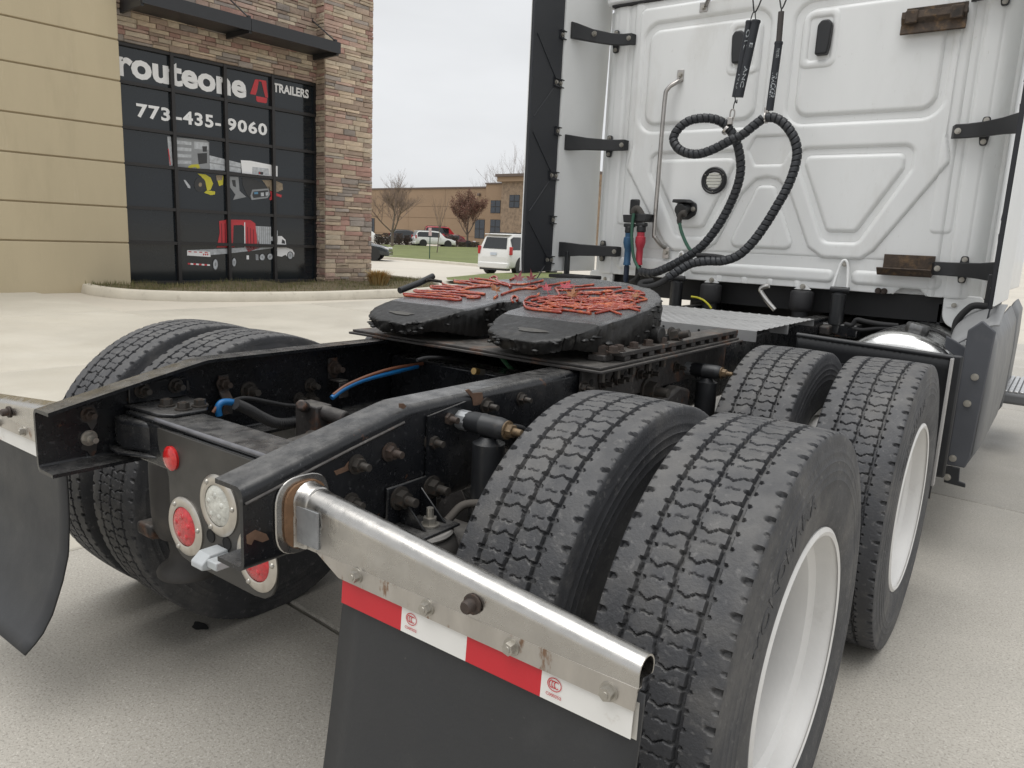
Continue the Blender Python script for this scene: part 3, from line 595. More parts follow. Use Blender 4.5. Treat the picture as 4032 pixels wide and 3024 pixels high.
p = atg(*Z2(1640, 1327)); car('parked_suv', 'white SUV seen from behind on the driveway next to the truck fairing', (p.x-.1, p.y-.9, p.z), math.radians(92), PW, H=1.88)
p = atg(*Z2(560, 1022)); car('parked_suv', 'white SUV parked side-on behind the brown shrubs', (p.x-.5, p.y+1.5, p.z), rd+math.radians(22), PW, H=1.8, group='cars parked behind the lawn')
q_ = CAM+97*ray(*Z2(735, 1000)); car('parked_van', 'red van parked behind the white SUV near the office', (q_[0], q_[1], .12), rd+math.radians(15), PR, L=5.3, H=2.35, group='cars parked behind the lawn', cat='van')
q_ = CAM+92*ray(*Z2(900, 1030)); car('parked_car', 'dark maroon sedan behind shrubs beside the rusty tree', (q_[0], q_[1], .03), rd+math.radians(8), PM, L=4.5, H=1.5, kind='sedan', group='cars parked behind the lawn')
q_ = CAM+95*ray(*Z2(380, 1030)); car('parked_suv', 'graphite SUV behind shrubs between two white vehicles', (q_[0], q_[1], .05), rd+math.radians(25), PG, L=4.4, H=1.75, group='cars parked behind the lawn')
q_ = CAM+93*ray(*Z2(-70, 1020)); car('parked_car', 'white sedan partly behind the stone pillar', (q_[0], q_[1], .04), rd+math.radians(15), PW, L=4.8, H=1.5, kind='sedan', group='cars parked behind the lawn')
p = atg(*Z2(262, 1178)); car('parked_suv', 'dark SUV nosing out from behind the stone pillar', (p.x-4.7*CR[0], p.y-4.7*CR[1]+.9, p.z), rd, PD, L=4.7, H=1.7)
# sign post on the lawn
p = atg(*Z2(805, 1172)); dep = (np.array(p)-CAM)@CF; k_ = .3617*dep/FPX
sg = empty('parking_sign', (p.x, p.y, p.z), rd); tag(sg, 'two small pinkish signs on a green post standing on the lawn', 'sign')
MB().box(-.03, .03, -.015, .015, -.1, 345*k_).build('post', pm('green_post', (.015, .06, .045), .5), sg)
MB().box(-18*k_, 15*k_, -.03, -.016, 306*k_, 345*k_).build('sign_plate', pm('sign_pink', (.58, .44, .44), .5, spots=((.45, .2, .2), 30, .55, .1, .6)), sg, bevel=.004); MB().box(-16*k_, 18*k_, -.03, -.016, 258*k_, 303*k_).build('sign_plate', MATS['sign_pink'], sg, bevel=.004)
# ornamental grass at the foot of the pillar
p = at(*Z2(248, 1438), Z=.1)
def clump(label, p, h, w, n, mats, seed):
    rs = random.Random(seed); P, F, mi = [], [], []
    for _ in range(n):
        a = rs.uniform(0, 6.28); r = rs.random()*w*.35; e = rs.uniform(.3, 1)*w*.5; hh = h*rs.uniform(.6, 1); x, y = math.cos(a), math.sin(a); o = len(P); t = .006
        P += [(x*r-y*t, y*r+x*t, 0), (x*r+y*t, y*r-x*t, 0), (x*(r+e*.5)-y*t, y*(r+e*.5)+x*t, hh*.75), (x*(r+e*.5)+y*t, y*(r+e*.5)-x*t, hh*.75), (x*(r+e), y*(r+e), hh)]; F += [(o, o+1, o+3, o+2), (o+2, o+3, o+4)]; k = rs.randrange(len(mats)); mi += [k, k]
    me = bpy.data.meshes.new('grass_clump'); me.from_pydata(P, [], F)
    for m in mats: me.materials.append(m)
    me.polygons.foreach_set('material_index', mi); return tag(link('grass_clump', me, loc=p), label, 'plant')
OG = [pm('straw_orange', (.36, .19, .05), .8), pm('straw_pale', (.38, .28, .12), .8)]
clump('orange straw-coloured ornamental grass at the foot of the stone pillar', (p.x, p.y, .06), .42, .6, 700, OG, 3)
q_ = at(*Z1(385, 1500), Z=.1); clump('straw tuft growing against the tan wall behind the kerb end', (q_.x+.1, q_.y, .0), .42, .6, 500, [pm('straw_tan', (.34, .24, .10), .85), OG[1]], 4)
q_ = at(*Z1(50, 1585), Z=0); clump('small green weed at the base of the tan wall', (q_.x, q_.y, 0), .12, .35, 260, [pm('weed', (.06, .10, .03), .8)], 5)
# ============================================================ the tractor unit
truck = empty('semi_truck', (0, 1.5, 0)); truck.location = (0, 0, 0)
tag(truck, 'white sleeper-cab semi tractor with bare black frame and dual rear wheels', 'truck')
RUST = (.13, .055, .025)
M_FRM = pm('frame_black', (.0095, .0102, .0120), .27, var=.35, vscale=9, spots=(RUST, 8, .67, .03, .7), spots2=((.11, .11, .115), 85, .60, .08, .4), bump=.0006, bscale=38, rvar=.10, dust=((.13, .126, .12), .7, 22))
M_FRMR = pm('frame_rusty', (.028, .025, .024), .6, var=.4, vscale=11, spots=(RUST, 9, .55, .12, .8), spots2=((.16, .15, .14), 30, .6, .1, .5), bump=.002, bscale=60, rvar=.15, dust=((.15, .14, .125), .6, 30))
M_BOLT = pm('bolt_steel', (.05, .045, .04), .5, metal=.4, var=.3, vscale=40, spots=((.09, .05, .03), 60, .57, .1, .6))
M_BOLTZ = pm('zinc_bolt', (.42, .40, .36), .38, metal=.8, var=.15, vscale=50)
M_BOLTR = pm('rust_bolt', (.042, .030, .024), .65, var=.5, vscale=60, spots=((.10, .05, .028), 70, .56, .1, .7))
M_RUB = pm('tyre_rubber', (.046, .047, .051), .62, var=.25, vscale=7, spots=((.115, .110, .104), 5.5, .50, .22, .8), spots2=((.17, .165, .16), 48, .58, .1, .5), bump=.0014, bscale=170, rvar=.1, island=.10, dust=((.14, .136, .13), .55, 12))
M_SIDE = M_RUB
M_WHT = pm('white_wheel_paint', (.70, .69, .67), .38, var=.06, vscale=5, spots=((.42, .40, .37), 8, .58, .2, .5), bump=.0006, bscale=80)
M_BLK = pm('black_plastic', (.018, .019, .021), .45, var=.15); M_BLKM = pm('black_rubber', (.016, .016, .017), .75, var=.2)
M_ALU = pm('aluminium', (.62, .62, .62), .30, metal=1, var=.10, vscale=9, spots=((.30, .29, .28), 18, .58, .2, .5), rvar=.12, bump=.0006, bscale=60)
M_SS = pm('stainless', (.50, .485, .46), .27, metal=1, var=.10, vscale=14, spots=((.36, .32, .27), 10, .58, .2, .5), spots2=((.25, .12, .06), 55, .70, .05, .6), rvar=.10, bump=.0004, bscale=30)
M_SSR = pm('stainless_stained', (.50, .475, .44), .42, metal=.85, var=.15, vscale=18, spots=((.22, .11, .05), 38, .60, .08, .8), stretch=(1, 1, .35), rvar=.1)
M_GALV = pm('galvanised', (.33, .34, .35), .5, metal=.6, var=.2, vscale=22, spots=((.16, .17, .18), 26, .55, .15, .6))
M_FLAP = pm('flap_rubber', (.028, .029, .031), .55, var=.10, vscale=3, spots=((.055, .055, .055), 6, .55, .25, .5), spots2=((.12, .115, .11), 70, .68, .06, .5), rvar=.08, bump=.0004, bscale=120)
M_TRED = pm('tape_red', (.52, .018, .028), .35, var=.05, bump=.0002, bscale=400); M_TWHT = pm('tape_white', (.72, .71, .68), .4, var=.05, vscale=10, spots=((.40, .34, .27), 12, .62, .12, .6))

# ---- bolts
def _bolt(n_r=.016, stud=.022):
    q = MB(); q.cyl((0, 0, 0), (.004, 0, 0), n_r*1.35, n=20); q.cyl((.004, 0, 0), (.004+n_r*.95, 0, 0), n_r, n_r*.97, n=6); q.cyl((.004+n_r*.9, 0, 0), (.004+n_r*.95+stud, 0, 0), n_r*.55, n_r*.5, n=12); return q
BOLT = {m.name: _bolt().mesh('bolt', m, smooth=30) for m in (M_BOLT, M_BOLTZ, M_BOLTR)}
HEAD = {m.name: _bolt(.016, .002).mesh('bolt', m, smooth=30) for m in (M_BOLT, M_BOLTZ, M_BOLTR)}
def bolt(parent, p, d=(1, 0, 0), s=1.0, m=None, head=False, name='bolt'):
    me = (HEAD if head else BOLT)[(m or M_BOLT).name]; o = link(name, me, parent)
    q = Vector((1, 0, 0)).rotation_difference(Vector(d)); M = Matrix.Translation(p) @ q.to_matrix().to_4x4() @ Matrix.Rotation(random.uniform(0, 1), 4, 'X') @ Matrix.Scale(s, 4)
    o.matrix_local = M; return o

# ---- frame rails
def rail_profile(top, bot, s):
    r = .020; t = .009; P = []
    P += [(.347, top)]; P += [(.432-r+r*math.sin(a), top-r+r*math.cos(a)) for a in np.linspace(0, math.pi/2, 6)]
    P += [(.432-r+r*math.cos(a), bot+r-r*math.sin(a)) for a in np.linspace(0, math.pi/2, 6)]; P += [(.347, bot), (.347, bot+t)]
    ri = r-t; P += [(.432-r+ri*math.cos(a), bot+r-ri*math.sin(a)) for a in np.linspace(math.pi/2, 0, 4)]
    P += [(.432-r+ri*math.sin(a), top-r+ri*math.cos(a)) for a in np.linspace(math.pi/2, 0, 4)]; P += [(.347, top-t)]
    return [(s*x, z) for x, z in P]
rails = {}
for s in (1, -1):
    q = MB(); rows = []
    for y, top in ((0, .914), (.10, .935), (.25, .9665), (.395, .9955), (.42, .9995), (.45, 1.0), (.8, 1.0), (1.5, 1.0), (2.6, 1.0), (4.0, 1.0), (6.5, 1.0)):
        rows.append([(x, y, z) for x, z in rail_profile(top, .752, s)])
    q.sheet(rows, cyc=True); n = len(rows[0]); q.add(rows[0], [tuple(range(n))]); q.add(rows[-1], [tuple(range(n))])
    rails[s] = q.build('frame_rail', M_FRM, truck, smooth=40)
R1, L1 = rails[1], rails[-1]
# weld seam under the folded top edge and the flaked patch at the bend
q = MB(); q.tube([Vector((.4335, y, z-.030)) for y, z in ((.004, .914), (.1, .935), (.25, .9665), (.40, .996))], .0035, 6); q.build('weld_seam', M_FRMR, R1, smooth=60)
def flake(parent, pts, X, m, th=.0012):
    P = [at(*p, X=X) for p in pts]; q = MB(); q.prism([(p.y, p.z) for p in P], 'x', X-.002, X+th); return q.build('rust_patch', m, parent)
M_RUSTP = pm('rust_patch', (.115, .066, .042), .9, var=.35, vscale=40, spots=((.06, .03, .02), 50, .55, .1, .7), bump=.001, bscale=120)
flake(R1, [ZR(*p) for p in ((1350, 345), (1375, 335), (1400, 365), (1470, 360), (1482, 430), (1440, 452), (1405, 455), (1398, 400))], .432, M_RUSTP)
flake(R1, [ZR(*p) for p in ((870, 440), (900, 440), (920, 460), (900, 480), (872, 470))], .432, M_RUSTP)
flake(R1, [ZC(*p) for p in ((865, 1120), (930, 1080), (1010, 1110), (1030, 1150), (980, 1170), (920, 1150), (900, 1190), (868, 1180))], .432, M_RUSTP)
flake(R1, [ZR(*p) for p in ((395, 930), (470, 900), (500, 860), (510, 920), (450, 945), (410, 960))], .432, M_RUSTP)
for x, y, sc, m in ((575, 880, 1.15, M_BOLT), (815, 790, 1.15, M_BOLTR), (1115, 715, 1.15, M_BOLT), (1225, 545, 1.1, M_BOLTR), (1515, 455, 1.1, M_BOLT), (1770, 405, 1.0, M_BOLT), (535, 1155, 1.1, M_BOLT), (1735, 660, 1.0, M_BOLT), (1650, 800, 1.0, M_BOLT)):
    p = at(*ZR(x-20, y), X=.4325); bolt(R1, p, (1, 0, 0), sc*.85, m)
for x, y, sc, m in ((575, 880, .9, M_BOLTR), (580, 1035, .95, M_BOLTZ), (1620, 725, 1.3, M_BOLT), (2025, 690, 1.1, M_BOLT), (1950, 780, 1.0, M_BOLT), (2025, 775, 1.0, M_BOLT)):
    p = at(*ZL(x, y), X=-.4225); bolt(L1, p, (1, 0, 0), sc, m)
for c in ((590, 880), (590, 1060)): flake(L1, [ZL(c[0]+dx, c[1]+dy) for dx, dy in ((-55, -50), (20, -60), (45, -10), (40, 60), (10, 110), (-20, 60), (-60, 50), (-45, 0))], -.4225, M_FRMR)
flake(L1, [ZL(*p) for p in ((830, 790), (850, 700), (900, 680), (960, 690), (1020, 655), (1050, 690), (1115, 650), (1230, 660), (1240, 720), (1200, 740), (900, 800))], -.4225, M_FRMR)
# small pipe clip on the left rail
cl = MB(); 
for (x, y) in ((1455, 640),):
    a = at(*ZL(1455, 625), X=-.42); c_ = at(*ZL(1460, 735), X=-.415); d_ = at(*ZL(1490, 800), X=-.38); e_ = at(*ZL(1480, 880), X=-.38)
    cl.sheet([[p+Vector((0, -.016, 0)) for p in (a, c_, d_, e_)], [p+Vector((0, .016, 0)) for p in (a, c_, d_, e_)]])
o = cl.build('hose_clip', M_FRMR, L1); md = o.modifiers.new('thick', 'SOLIDIFY'); md.thickness = .005
bolt(L1, at(*ZL(1455, 680), X=-.417), (1, 0, 0), 1.0, M_BOLTR)
a = at(*ZR(385, 150), X=-.42); q = MB(); q.box(-.423, -.415, a.y-.02, a.y+.02, a.z-.05, a.z+.02); q.box(-.415, -.36, a.y-.02, a.y+.02, a.z-.056, a.z-.05); q.box(-.366, -.36, a.y-.02, a.y+.02, a.z-.11, a.z-.056); q.build('hose_clip', M_FRMR, L1, bevel=.003); bolt(L1, (-.415, a.y, a.z-.015), (1, 0, 0), 1.2, M_BOLTR)

# ---- rear crossmember with brackets
cm = MB(); cm.box(-.40, .40, .205, .335, .868, .880); cm.box(-.40, .40, .205, .217, .76, .868); cm.box(-.40, .40, .323, .335, .76, .868)
cross = cm.build('crossmember', M_FRM, truck, bevel=.006)
q = MB(); q.cyl((-.25, .209, .881), (.40, .209, .881), .006, n=8); q.build('edge_bead', pm('worn_edge', (.12, .12, .13), .35, var=.3, vscale=30), cross, smooth=60)
for s in (-1, 1):
    q = MB(); q.prism([(s*.423, .215), (s*.423, .39), (s*.30, .385), (s*.235, .34), (s*.235, .25), (s*.27, .225)], 'z', .8805, .890); q.box(min(s*.423, s*.413), max(s*.423, s*.413), .225, .39, .8905, .945)
    br = q.build('corner_bracket', M_FRM, cross, bevel=.003)
    for x, y in ((.335, .285), (.27, .295), (.275, .345)): bolt(br, (s*x, y, .8905), (0, 0, 1), 1.0, M_BOLT, head=True)
    for y in (.26, .355): bolt(br, (s*.4125, y, .925), (-s, 0, 0), 1.0, M_BOLT)
    q = MB(); q.prism([(s*.424, .185), (s*.424, .33), (s*.26, .33), (s*.25, .215), (s*.36, .175)], 'z', .785, .867); q.build('gusset_box', M_FRM, cross, bevel=.012)
    q = MB(); q.prism([(s*.424, .17), (s*.424, .34), (s*.24, .34), (s*.235, .21), (s*.36, .16)], 'z', .776, .784); q.build('gusset_plate', M_FRM, cross, bevel=.003)
for y, z0, z1 in ((1.25, .77, .93), (1.9, .77, .95), (3.1, .77, .97)):
    MB().box(-.42, .42, y-.06, y+.06, z0, z1).build('crossmember', M_FRM, truck, bevel=.01)

# ---- light panel
def rpoly(pts, r, k=5):
    out = []; n = len(pts)
    for i in range(n):
        p0, p1, p2 = (np.array(pts[j % n], float) for j in (i-1, i, i+1)); rr = r[i] if hasattr(r, '__len__') else r
        a, c = (p0-p1), (p2-p1); la, lc = np.linalg.norm(a), np.linalg.norm(c); rr = min(rr, la*.49, lc*.49); s, e = p1+a/la*rr, p1+c/lc*rr
        out += [tuple((1-t)**2*s+2*t*(1-t)*p1+t*t*e) for t in np.linspace(0, 1, k)]
    return out
LPX = .04
half = [(.26, .868), (.26, .80), (.215, .745), (.222, .545), (-.142, .545), (-.135, .745), (-.18, .80), (-.18, .868)]
poly = rpoly([(LPX+x if x > 0 else x-.038, z) for x, z in [(.26, .868), (.26, .81), (.215, .765), (.217, .548)]]+[(-.178, .548), (-.176, .765), (-.222, .81), (-.222, .868)], [.004, .03, .05, .085, .085, .05, .03, .004])
M_LPB = pm('panel_black', (.034, .032, .029), .42, var=.2, vscale=6, spots=((.16, .16, .16), 220, .70, .05, .6), rvar=.1)
lp = MB().prism(poly, 'y', .196, .203).build('light_panel', M_LPB, truck, bevel=.0015)
M_LRED = pm('red_lens', (.50, .012, .02), .12, var=.35, vscale=60, spec=.6, coat=.5, bump=.004, bscale=90); M_LCLR = pm('clear_lens', (.52, .52, .47), .10, var=.35, vscale=45, spec=.7, coat=.6, bump=.004, bscale=70); M_BEZ = pm('bezel_steel', (.55, .52, .47), .32, metal=.9, var=.12, vscale=25, spots=((.35, .30, .24), 20, .58, .15, .5))
def lamp(cx, cz, lens, nm, y=.196):
    root = empty(nm, (cx, y, cz), 0, truck)
    q = MB(); q.lathe([(.050, 0), (.0745, 0), (.0745, .003), (.068, .007), (.054, .008), (.050, .006)], axis=(0, -1, 0), n=48, close=True); q.build('bezel', M_BEZ, root, smooth=35)
    q = MB(); q.lathe([(.0495, .0), (.0495, .004), (.044, .008), (.03, .011), (.012, .0125), (.0001, .013)], axis=(0, -1, 0), n=40); q.build('lens', lens, root, smooth=50)
    for k in range(5):
        a = k*1.257+.3; q = MB(); q.lathe([(.0001, .0135), (.006, .0128), (.0085, .010), (.009, .006)], origin=(.026*math.cos(a), 0, .026*math.sin(a)), axis=(0, -1, 0), n=10); q.build('reflector_bowl', lens, root, smooth=60)
    for k in range(3):
        a = 2.2+k*2.094; q = MB(); q.lathe([(.007, .005), (.007, .008), (.004, .0115), (.0001, .012)], origin=(.0625*math.cos(a), 0, .0625*math.sin(a)), axis=(0, -1, 0), n=10); q.build('screw', M_BOLTZ, root, smooth=50)
lamp(-.105, .640, M_LRED, 'tail_lamp'); lamp(.041, .731, M_LCLR, 'reversing_lamp'); lamp(.186, .640, M_LRED, 'tail_lamp')
q = MB(); q.lathe([(.031, 0), (.031, .006), (.026, .010), (.012, .012), (.0001, .0125)], origin=(-.156, .196, .803), axis=(0, -1, 0), n=28); q.build('reflector', pm('red_reflector', (.50, .015, .015), .15, var=.3, vscale=80, coat=.6), truck, smooth=50)
for x in (.003, .069):
    q = MB(); q.lathe([(.0001, .001), (.0125, .001), (.015, .0025), (.017, .0015), (.017, 0)], origin=(x, .196, .645), axis=(0, -1, 0), n=20); q.build('panel_hole', pm('hole_dark', (.006, .006, .006), .8), lp)
# number plate lamp: pale plastic wedge sticking out of the panel foot
q = MB(); q.prism([(.196, .632), (.196, .604), (.150, .596), (.128, .600), (.128, .614), (.150, .632)], 'x', .028, .074); pl = q.build('plate_lamp', pm('pale_plastic', (.42, .44, .45), .45, var=.08, vscale=30), truck, bevel=.003); MB().box(.0745, .112, .140, .196, .606, .626).build('lamp_socket', MATS['pale_plastic'], pl, bevel=.003)

# ---- mud flap hangers, flaps, tape
FLAPL = [(.765, .122), (.70, .122), (.62, .122), (.55, .120), (.458, .112), (.383, .092), (.297, .060), (.242, .027), (.206, -.016)]
FLAPR = [(.765, .122), (.70, .118), (.607, .105), (.50, .090), (.416, .077), (.38, .071), (.2, .046)]
def hanger(s):
    root = empty('mudflap_hanger', (0, 0, 0), 0, truck); q = MB(); rows_o, rows_i = [], []
    def arm_profile(t, o):
        top = .892-.070*t; r = .030-.006*t; zl = .780; yr = .105
        P = [(yr+o, zl+o*.5), (yr+o, top-r*1.9), (yr+o+.0015, top-r*1.7)]+[(yr+r+(r-o)*math.cos(a), top-r+(r-o)*math.sin(a)) for a in np.linspace(math.pi*.97, -.5, 13)]
        return P+[(yr+r*1.5, zl+(top-r-zl)*.45), (yr+.014, zl+.012), (yr+.012, zl+o*.5)]
    for t in np.linspace(0, 1, 14):
        x = .452+t*(1.168-.452); rows_o.append([(s*x, y, z) for y, z in arm_profile(t, 0)]); rows_i.append([(s*x, y, z) for y, z in arm_profile(t, .0028)])
    q.sheet(rows_o, cyc=True); q.sheet(rows_i, cyc=True)
    for e in (0, -1): q.sheet([rows_o[e], rows_i[e]], cyc=True)
    q.build('arm', M_SS, root, smooth=30)
    q = MB(); rows_s = [[(s*x, y, z) for y, z in arm_profile(0, o)] for x, o in ((.4452, -.007), (.452, -.004), (.468, -.003), (.474, -.0015), (.476, .0015))]
    q.sheet(rows_s, cyc=True); q.build('socket', M_SS, root, smooth=35); MB().box(min(s*.449, s*.512), max(s*.449, s*.512), .1008, .1046, .789, .860).build('dull_patch', M_GALV, root)
    MB().prism(rpoly([(.064, .758), (.064, .912), (.190, .912), (.190, .758)], .055, 8), 'x', min(s*.4325, s*.438), max(s*.4325, s*.438)).build('base_plate', M_SS, root, bevel=.002)
    MB().prism(rpoly([(.082, .768), (.082, .900), (.178, .900), (.178, .768)], .045, 8), 'x', min(s*.4385, s*.4445), max(s*.4385, s*.4445)).build('rust_ring', pm('rust_weld', (.17, .095, .05), .9, var=.4, vscale=30), root)
    q = MB(); q.prism([(s*.50, .783), (s*.565, .750), (s*1.165, .748), (s*1.168, .783)], 'y', .1045, .108); q.build('clamp_strip', M_SSR, root)
    for x, z in ((.614, .771), (.785, .769), (.958, .765), (1.126, .762)): bolt(root, (s*x, .1045, z), (0, -1, 0), .66, M_BOLTZ, head=True)
    q = MB(); q.lathe([(.017, 0), (.017, .004), (.011, .005), (.011, .018), (.009, .021), (.0001, .021)], origin=(s*.880, .1048, .808), axis=(0, -1, 0), n=14); q.build('rust_bolt', M_BOLTR, root, smooth=40)
    fl = MB(); FY = FLAPR if s > 0 else FLAPL; zs = np.array([p[0] for p in FY][::-1]); yy = np.array([p[1] for p in FY][::-1]); rows = []
    for z in np.linspace(zs[0], .765, 26):
        y = float(np.interp(z, zs, yy)); rows.append([(s*x, y+.0012*math.sin(5*x+z*4), z) for x in np.linspace(.562, 1.170, 12)])
    fl.sheet(rows); o = fl.build('mudflap', M_FLAP, root, smooth=60); md = o.modifiers.new('thick', 'SOLIDIFY'); md.thickness = .006; md.offset = 1 if s > 0 else -1
    return root
def FL(z, s): FY = FLAPR if s > 0 else FLAPL; return float(np.interp(z, [p[0] for p in FY][::-1], [p[1] for p in FY][::-1]))-.006
hR, hL = hanger(1), hanger(-1)
# reflective tape: red and white lengths, with the printed approval mark
xb = [at(*p, Y=.113).x for p in ((1353, 2367), (1586, 2480), (1840, 2607), (2132, 2755))]+[1.162]; TZ0, TZ1 = .7025, .7515
for i in range(4):
    for s, hr in ((1, hR), (-1, hL)):
        m = (M_TRED if i % 2 == 0 else M_TWHT) if s > 0 else M_TWHT
        a, c = s*xb[i], s*xb[i+1]; lean = [(FL(TZ0, s)-.0045, TZ0), (FL(TZ0, s)-.0033, TZ0), (FL(TZ1, s)-.0033, TZ1), (FL(TZ1, s)-.0045, TZ1)]
        MB().prism(lean, 'x', min(a, c), max(a, c)).build('reflective_tape', m, hr)
MB().box(xb[4]-.01, xb[4]+.005, .1165, .1172, TZ0-.004, TZ1+.004).build('tape_backing', pm('tape_back', (.5, .48, .44), .6), hR)
def mark(x, zc):
    q = MB(); Y0 = FL(zc-.008, 1)-.0054
    def ring(cx, cz, rx, rz, w, a0, a1, n=28):
        P = [[(cx+(rx+k)*math.cos(t), Y0+(.07*(cz+(rz+k)*math.sin(t)-zc)), cz+(rz+k)*math.sin(t)) for t in np.linspace(a0, a1, n)] for k in (-w, 0)]; q.sheet(P)
    ring(x, zc, .0125, .0105, .0013, 0, 6.2832)
    for dx in (-.0045, 0, .0045): ring(x+dx-.0005, zc, .005, .006, .0014, .8, 5.5, 14)
    q.build('approval_mark', M_TRED, hR)
    me = fit_text(text_mesh('C000352', bold=.01), .027, .005, x-.0135, zc-.0195); me.materials.append(M_TRED); o = link('approval_number', me, hR); o.matrix_local = Matrix(((1, 0, 0, 0), (0, 0, -1, Y0-.0012), (0, 1, 0, 0), (0, 0, 0, 1)))
mark(xb[1]+.024, .7315); mark(xb[3]+.024, .7315)

# ---- wheels
def tyre_mesh():
    NP_T, NPIT, SP = 104, 52, 24; NT = NPIT*SP
    side = [(.112, .286), (.120, .292), (.124, .305), (.1275, .310), (.128, .3135), (.1295, .318), (.1325, .340), (.1345, .365), (.1355, .385), (.1352, .405), (.1360, .4075), (.1350, .410), (.1342, .425), (.1348, .4275), (.1335, .430), (.1325, .445), (.1331, .4475), (.1315, .450), (.1300, .464), (.1305, .467), (.1290, .470), (.1276, .484), (.1262, .4985), (.1242, .5045)]
    tr = np.linspace(-.1225, .1225, NP_T)
    xs_ = np.concatenate([[-a for a, r in side], tr, [a for a, r in side[::-1]]]); rs_ = np.concatenate([[r for a, r in side], .5115-.0040*np.abs(tr/.1225)**2.4-.0015*(np.abs(tr/.1225) > .985), [r for a, r in side[::-1]]])
    ns = len(side); th = np.arange(NT)/NT*2*np.pi; p = 1.0; V = np.arange(NT)/SP  # pitch coordinate
    U = tr*1000; uu, vv = np.meshgrid(U, V)
    pit = 61.6
    def tri(x): return 2*np.abs(2*(x-np.floor(x+.5)))-1
    dep = np.zeros_like(uu)
    c0 = 1.6*tri(vv); soft = 1.5
    def groove(c, hw, d): return d*(1-smoothstep(hw, hw+soft, np.abs(uu-c)))
    dep = np.maximum(dep, groove(c0, 2.8, 11)); dep = np.maximum(dep, groove(-65+1.5*tri(vv+.25), 3.5, 12)); dep = np.maximum(dep, groove(65+1.5*tri(vv+.25), 3.5, 12))
    for lo, hi, ph in ((-65, 0, 0.0), (0, 65, .42)):
        w = (uu-lo)/(hi-lo); off = np.interp(w, [0, .25, .40, .65, .85, 1], [.02, .02, -.07, .12, .09, .10])
        f = (vv-ph-off+.5) % 1-.5; d = 7*(1-smoothstep(1.0, 1.0+soft, np.abs(f)*pit)); dep = np.maximum(dep, np.where((w > 0) & (w < 1), d, 0))
        off2 = np.interp(w, [.3, .42, .58, .7], [-.03, .03, -.03, .03]); f2 = (vv-ph-off2-.62+.5) % 1-.5; d2 = 4*(1-smoothstep(.6, 2.6, np.abs(f2)*pit)); dep = np.maximum(dep, np.where((w > .3) & (w < .7), d2, 0))
    for c, sg in ((-65, -1), (65, 1), (-65, 1), (65, -1), (-3, 1), (3, -1)):
        for ph in (.05, .55):
            f = ((vv-ph+.5) % 1-.5)*pit; e = np.sqrt(((uu-(c+sg*5))/7.5)**2+(f/4.2)**2); dep = np.maximum(dep, 12*(1-smoothstep(.75, 1.1, e)))
    for sg in (-1, 1):
        f = ((vv-.3+.5) % 1-.5)*pit; e = np.sqrt(((uu-sg*120)/15)**2+(f/6.5)**2); dep = np.maximum(dep, 10*(1-smoothstep(.7, 1.1, e)))
        f = ((vv-.8+.5) % 1-.5)*pit; e = np.sqrt(((uu-sg*122)/8)**2+(f/4.5)**2); dep = np.maximum(dep, 4*(1-smoothstep(.7, 1.1, e)))
    dep /= 1000
    NPR = len(xs_); RR = np.tile(rs_, (NT, 1)); RR[:, ns:ns+NP_T] -= dep
    co = np.zeros((NT, NPR, 3)); co[:, :, 0] = xs_; co[:, :, 1] = RR*np.sin(th)[:, None]; co[:, :, 2] = RR*np.cos(th)[:, None]
    i, j = np.meshgrid(np.arange(NT), np.arange(NPR-1), indexing='ij'); a = i*NPR+j; b_ = ((i+1) % NT)*NPR+j
    fc = np.stack([a, b_, b_+1, a+1], -1).reshape(-1, 4)[:, ::-1]
    me = bpy.data.meshes.new('tyre'); me.vertices.add(NT*NPR); me.vertices.foreach_set('co', co.ravel()); nf = len(fc)
    me.loops.add(nf*4); me.loops.foreach_set('vertex_index', fc.ravel().astype(np.int32)); me.polygons.add(nf); me.polygons.foreach_set('loop_start', np.arange(nf, dtype=np.int32)*4); me.polygons.foreach_set('loop_total', np.full(nf, 4, np.int32))
    me.update(calc_edges=True); me.validate(); me.materials.append(M_RUB); me.shade_smooth(); me.set_sharp_from_angle(angle=math.radians(38)); return me
TYRE = tyre_mesh()
q = MB(); q.lathe([(.284, .128), (.293, .131), (.302, .126), (.303, .116), (.296, .110), (.289, .112)], axis=(1, 0, 0), n=96, caps=False); q.lathe([(.289, .126), (.284, .118), (.279, .100), (.276, .080), (.258, .068), (.252, .045), (.252, -.01), (.262, -.03), (.262, -.115), (.252, -.140), (.225, -.158), (.19, -.165), (.115, -.165)], axis=(1, 0, 0), n=96, caps=False)
q.lathe([(.303, -.130), (.29, -.12), (.27, -.11), (.265, -.03)], axis=(1, 0, 0), n=64, caps=False)
RIM = q.mesh('rim', M_WHT, smooth=40)
q = MB(); q.lathe([(.114, -.17), (.114, -.10), (.10, -.06), (.07, .0), (.068, .03), (.0001, .035)], axis=(1, 0, 0), n=32)
for k in range(10): a = k*math.pi/5; q.cyl((-.164, .143*math.cos(a), .143*math.sin(a)), (-.135, .143*math.cos(a), .143*math.sin(a)), .017, n=6)
HUB = q.mesh('hub', M_GALV, smooth=35)
def lettering(parent):
    me = text_mesh('YOKOHAMA', size=1, bold=.03, extrude=.02, space=1.05); V = np.array([v.co[:] for v in me.vertices]); lo, hi = V.min(0), V.max(0); u = (V[:, 0]-lo[0])/(hi[0]-lo[0]); w_ = (V[:, 1]-lo[1])/(hi[1]-lo[1]); r = .385+.036*w_; a0, a1 = -1.10, -.18; a = a0+(a1-a0)*u
    x = np.interp(r, [.36, .385, .405, .425], [.1343, .1355, .1352, .1342])+np.where(V[:, 2] > 0, .0016, -.002); co = np.stack([x, r*np.sin(a), r*np.cos(a)], -1); me.vertices.foreach_set('co', co.ravel()); me.update(); me.materials.append(M_RUB); link('lettering', me, parent)
WZ = .4985
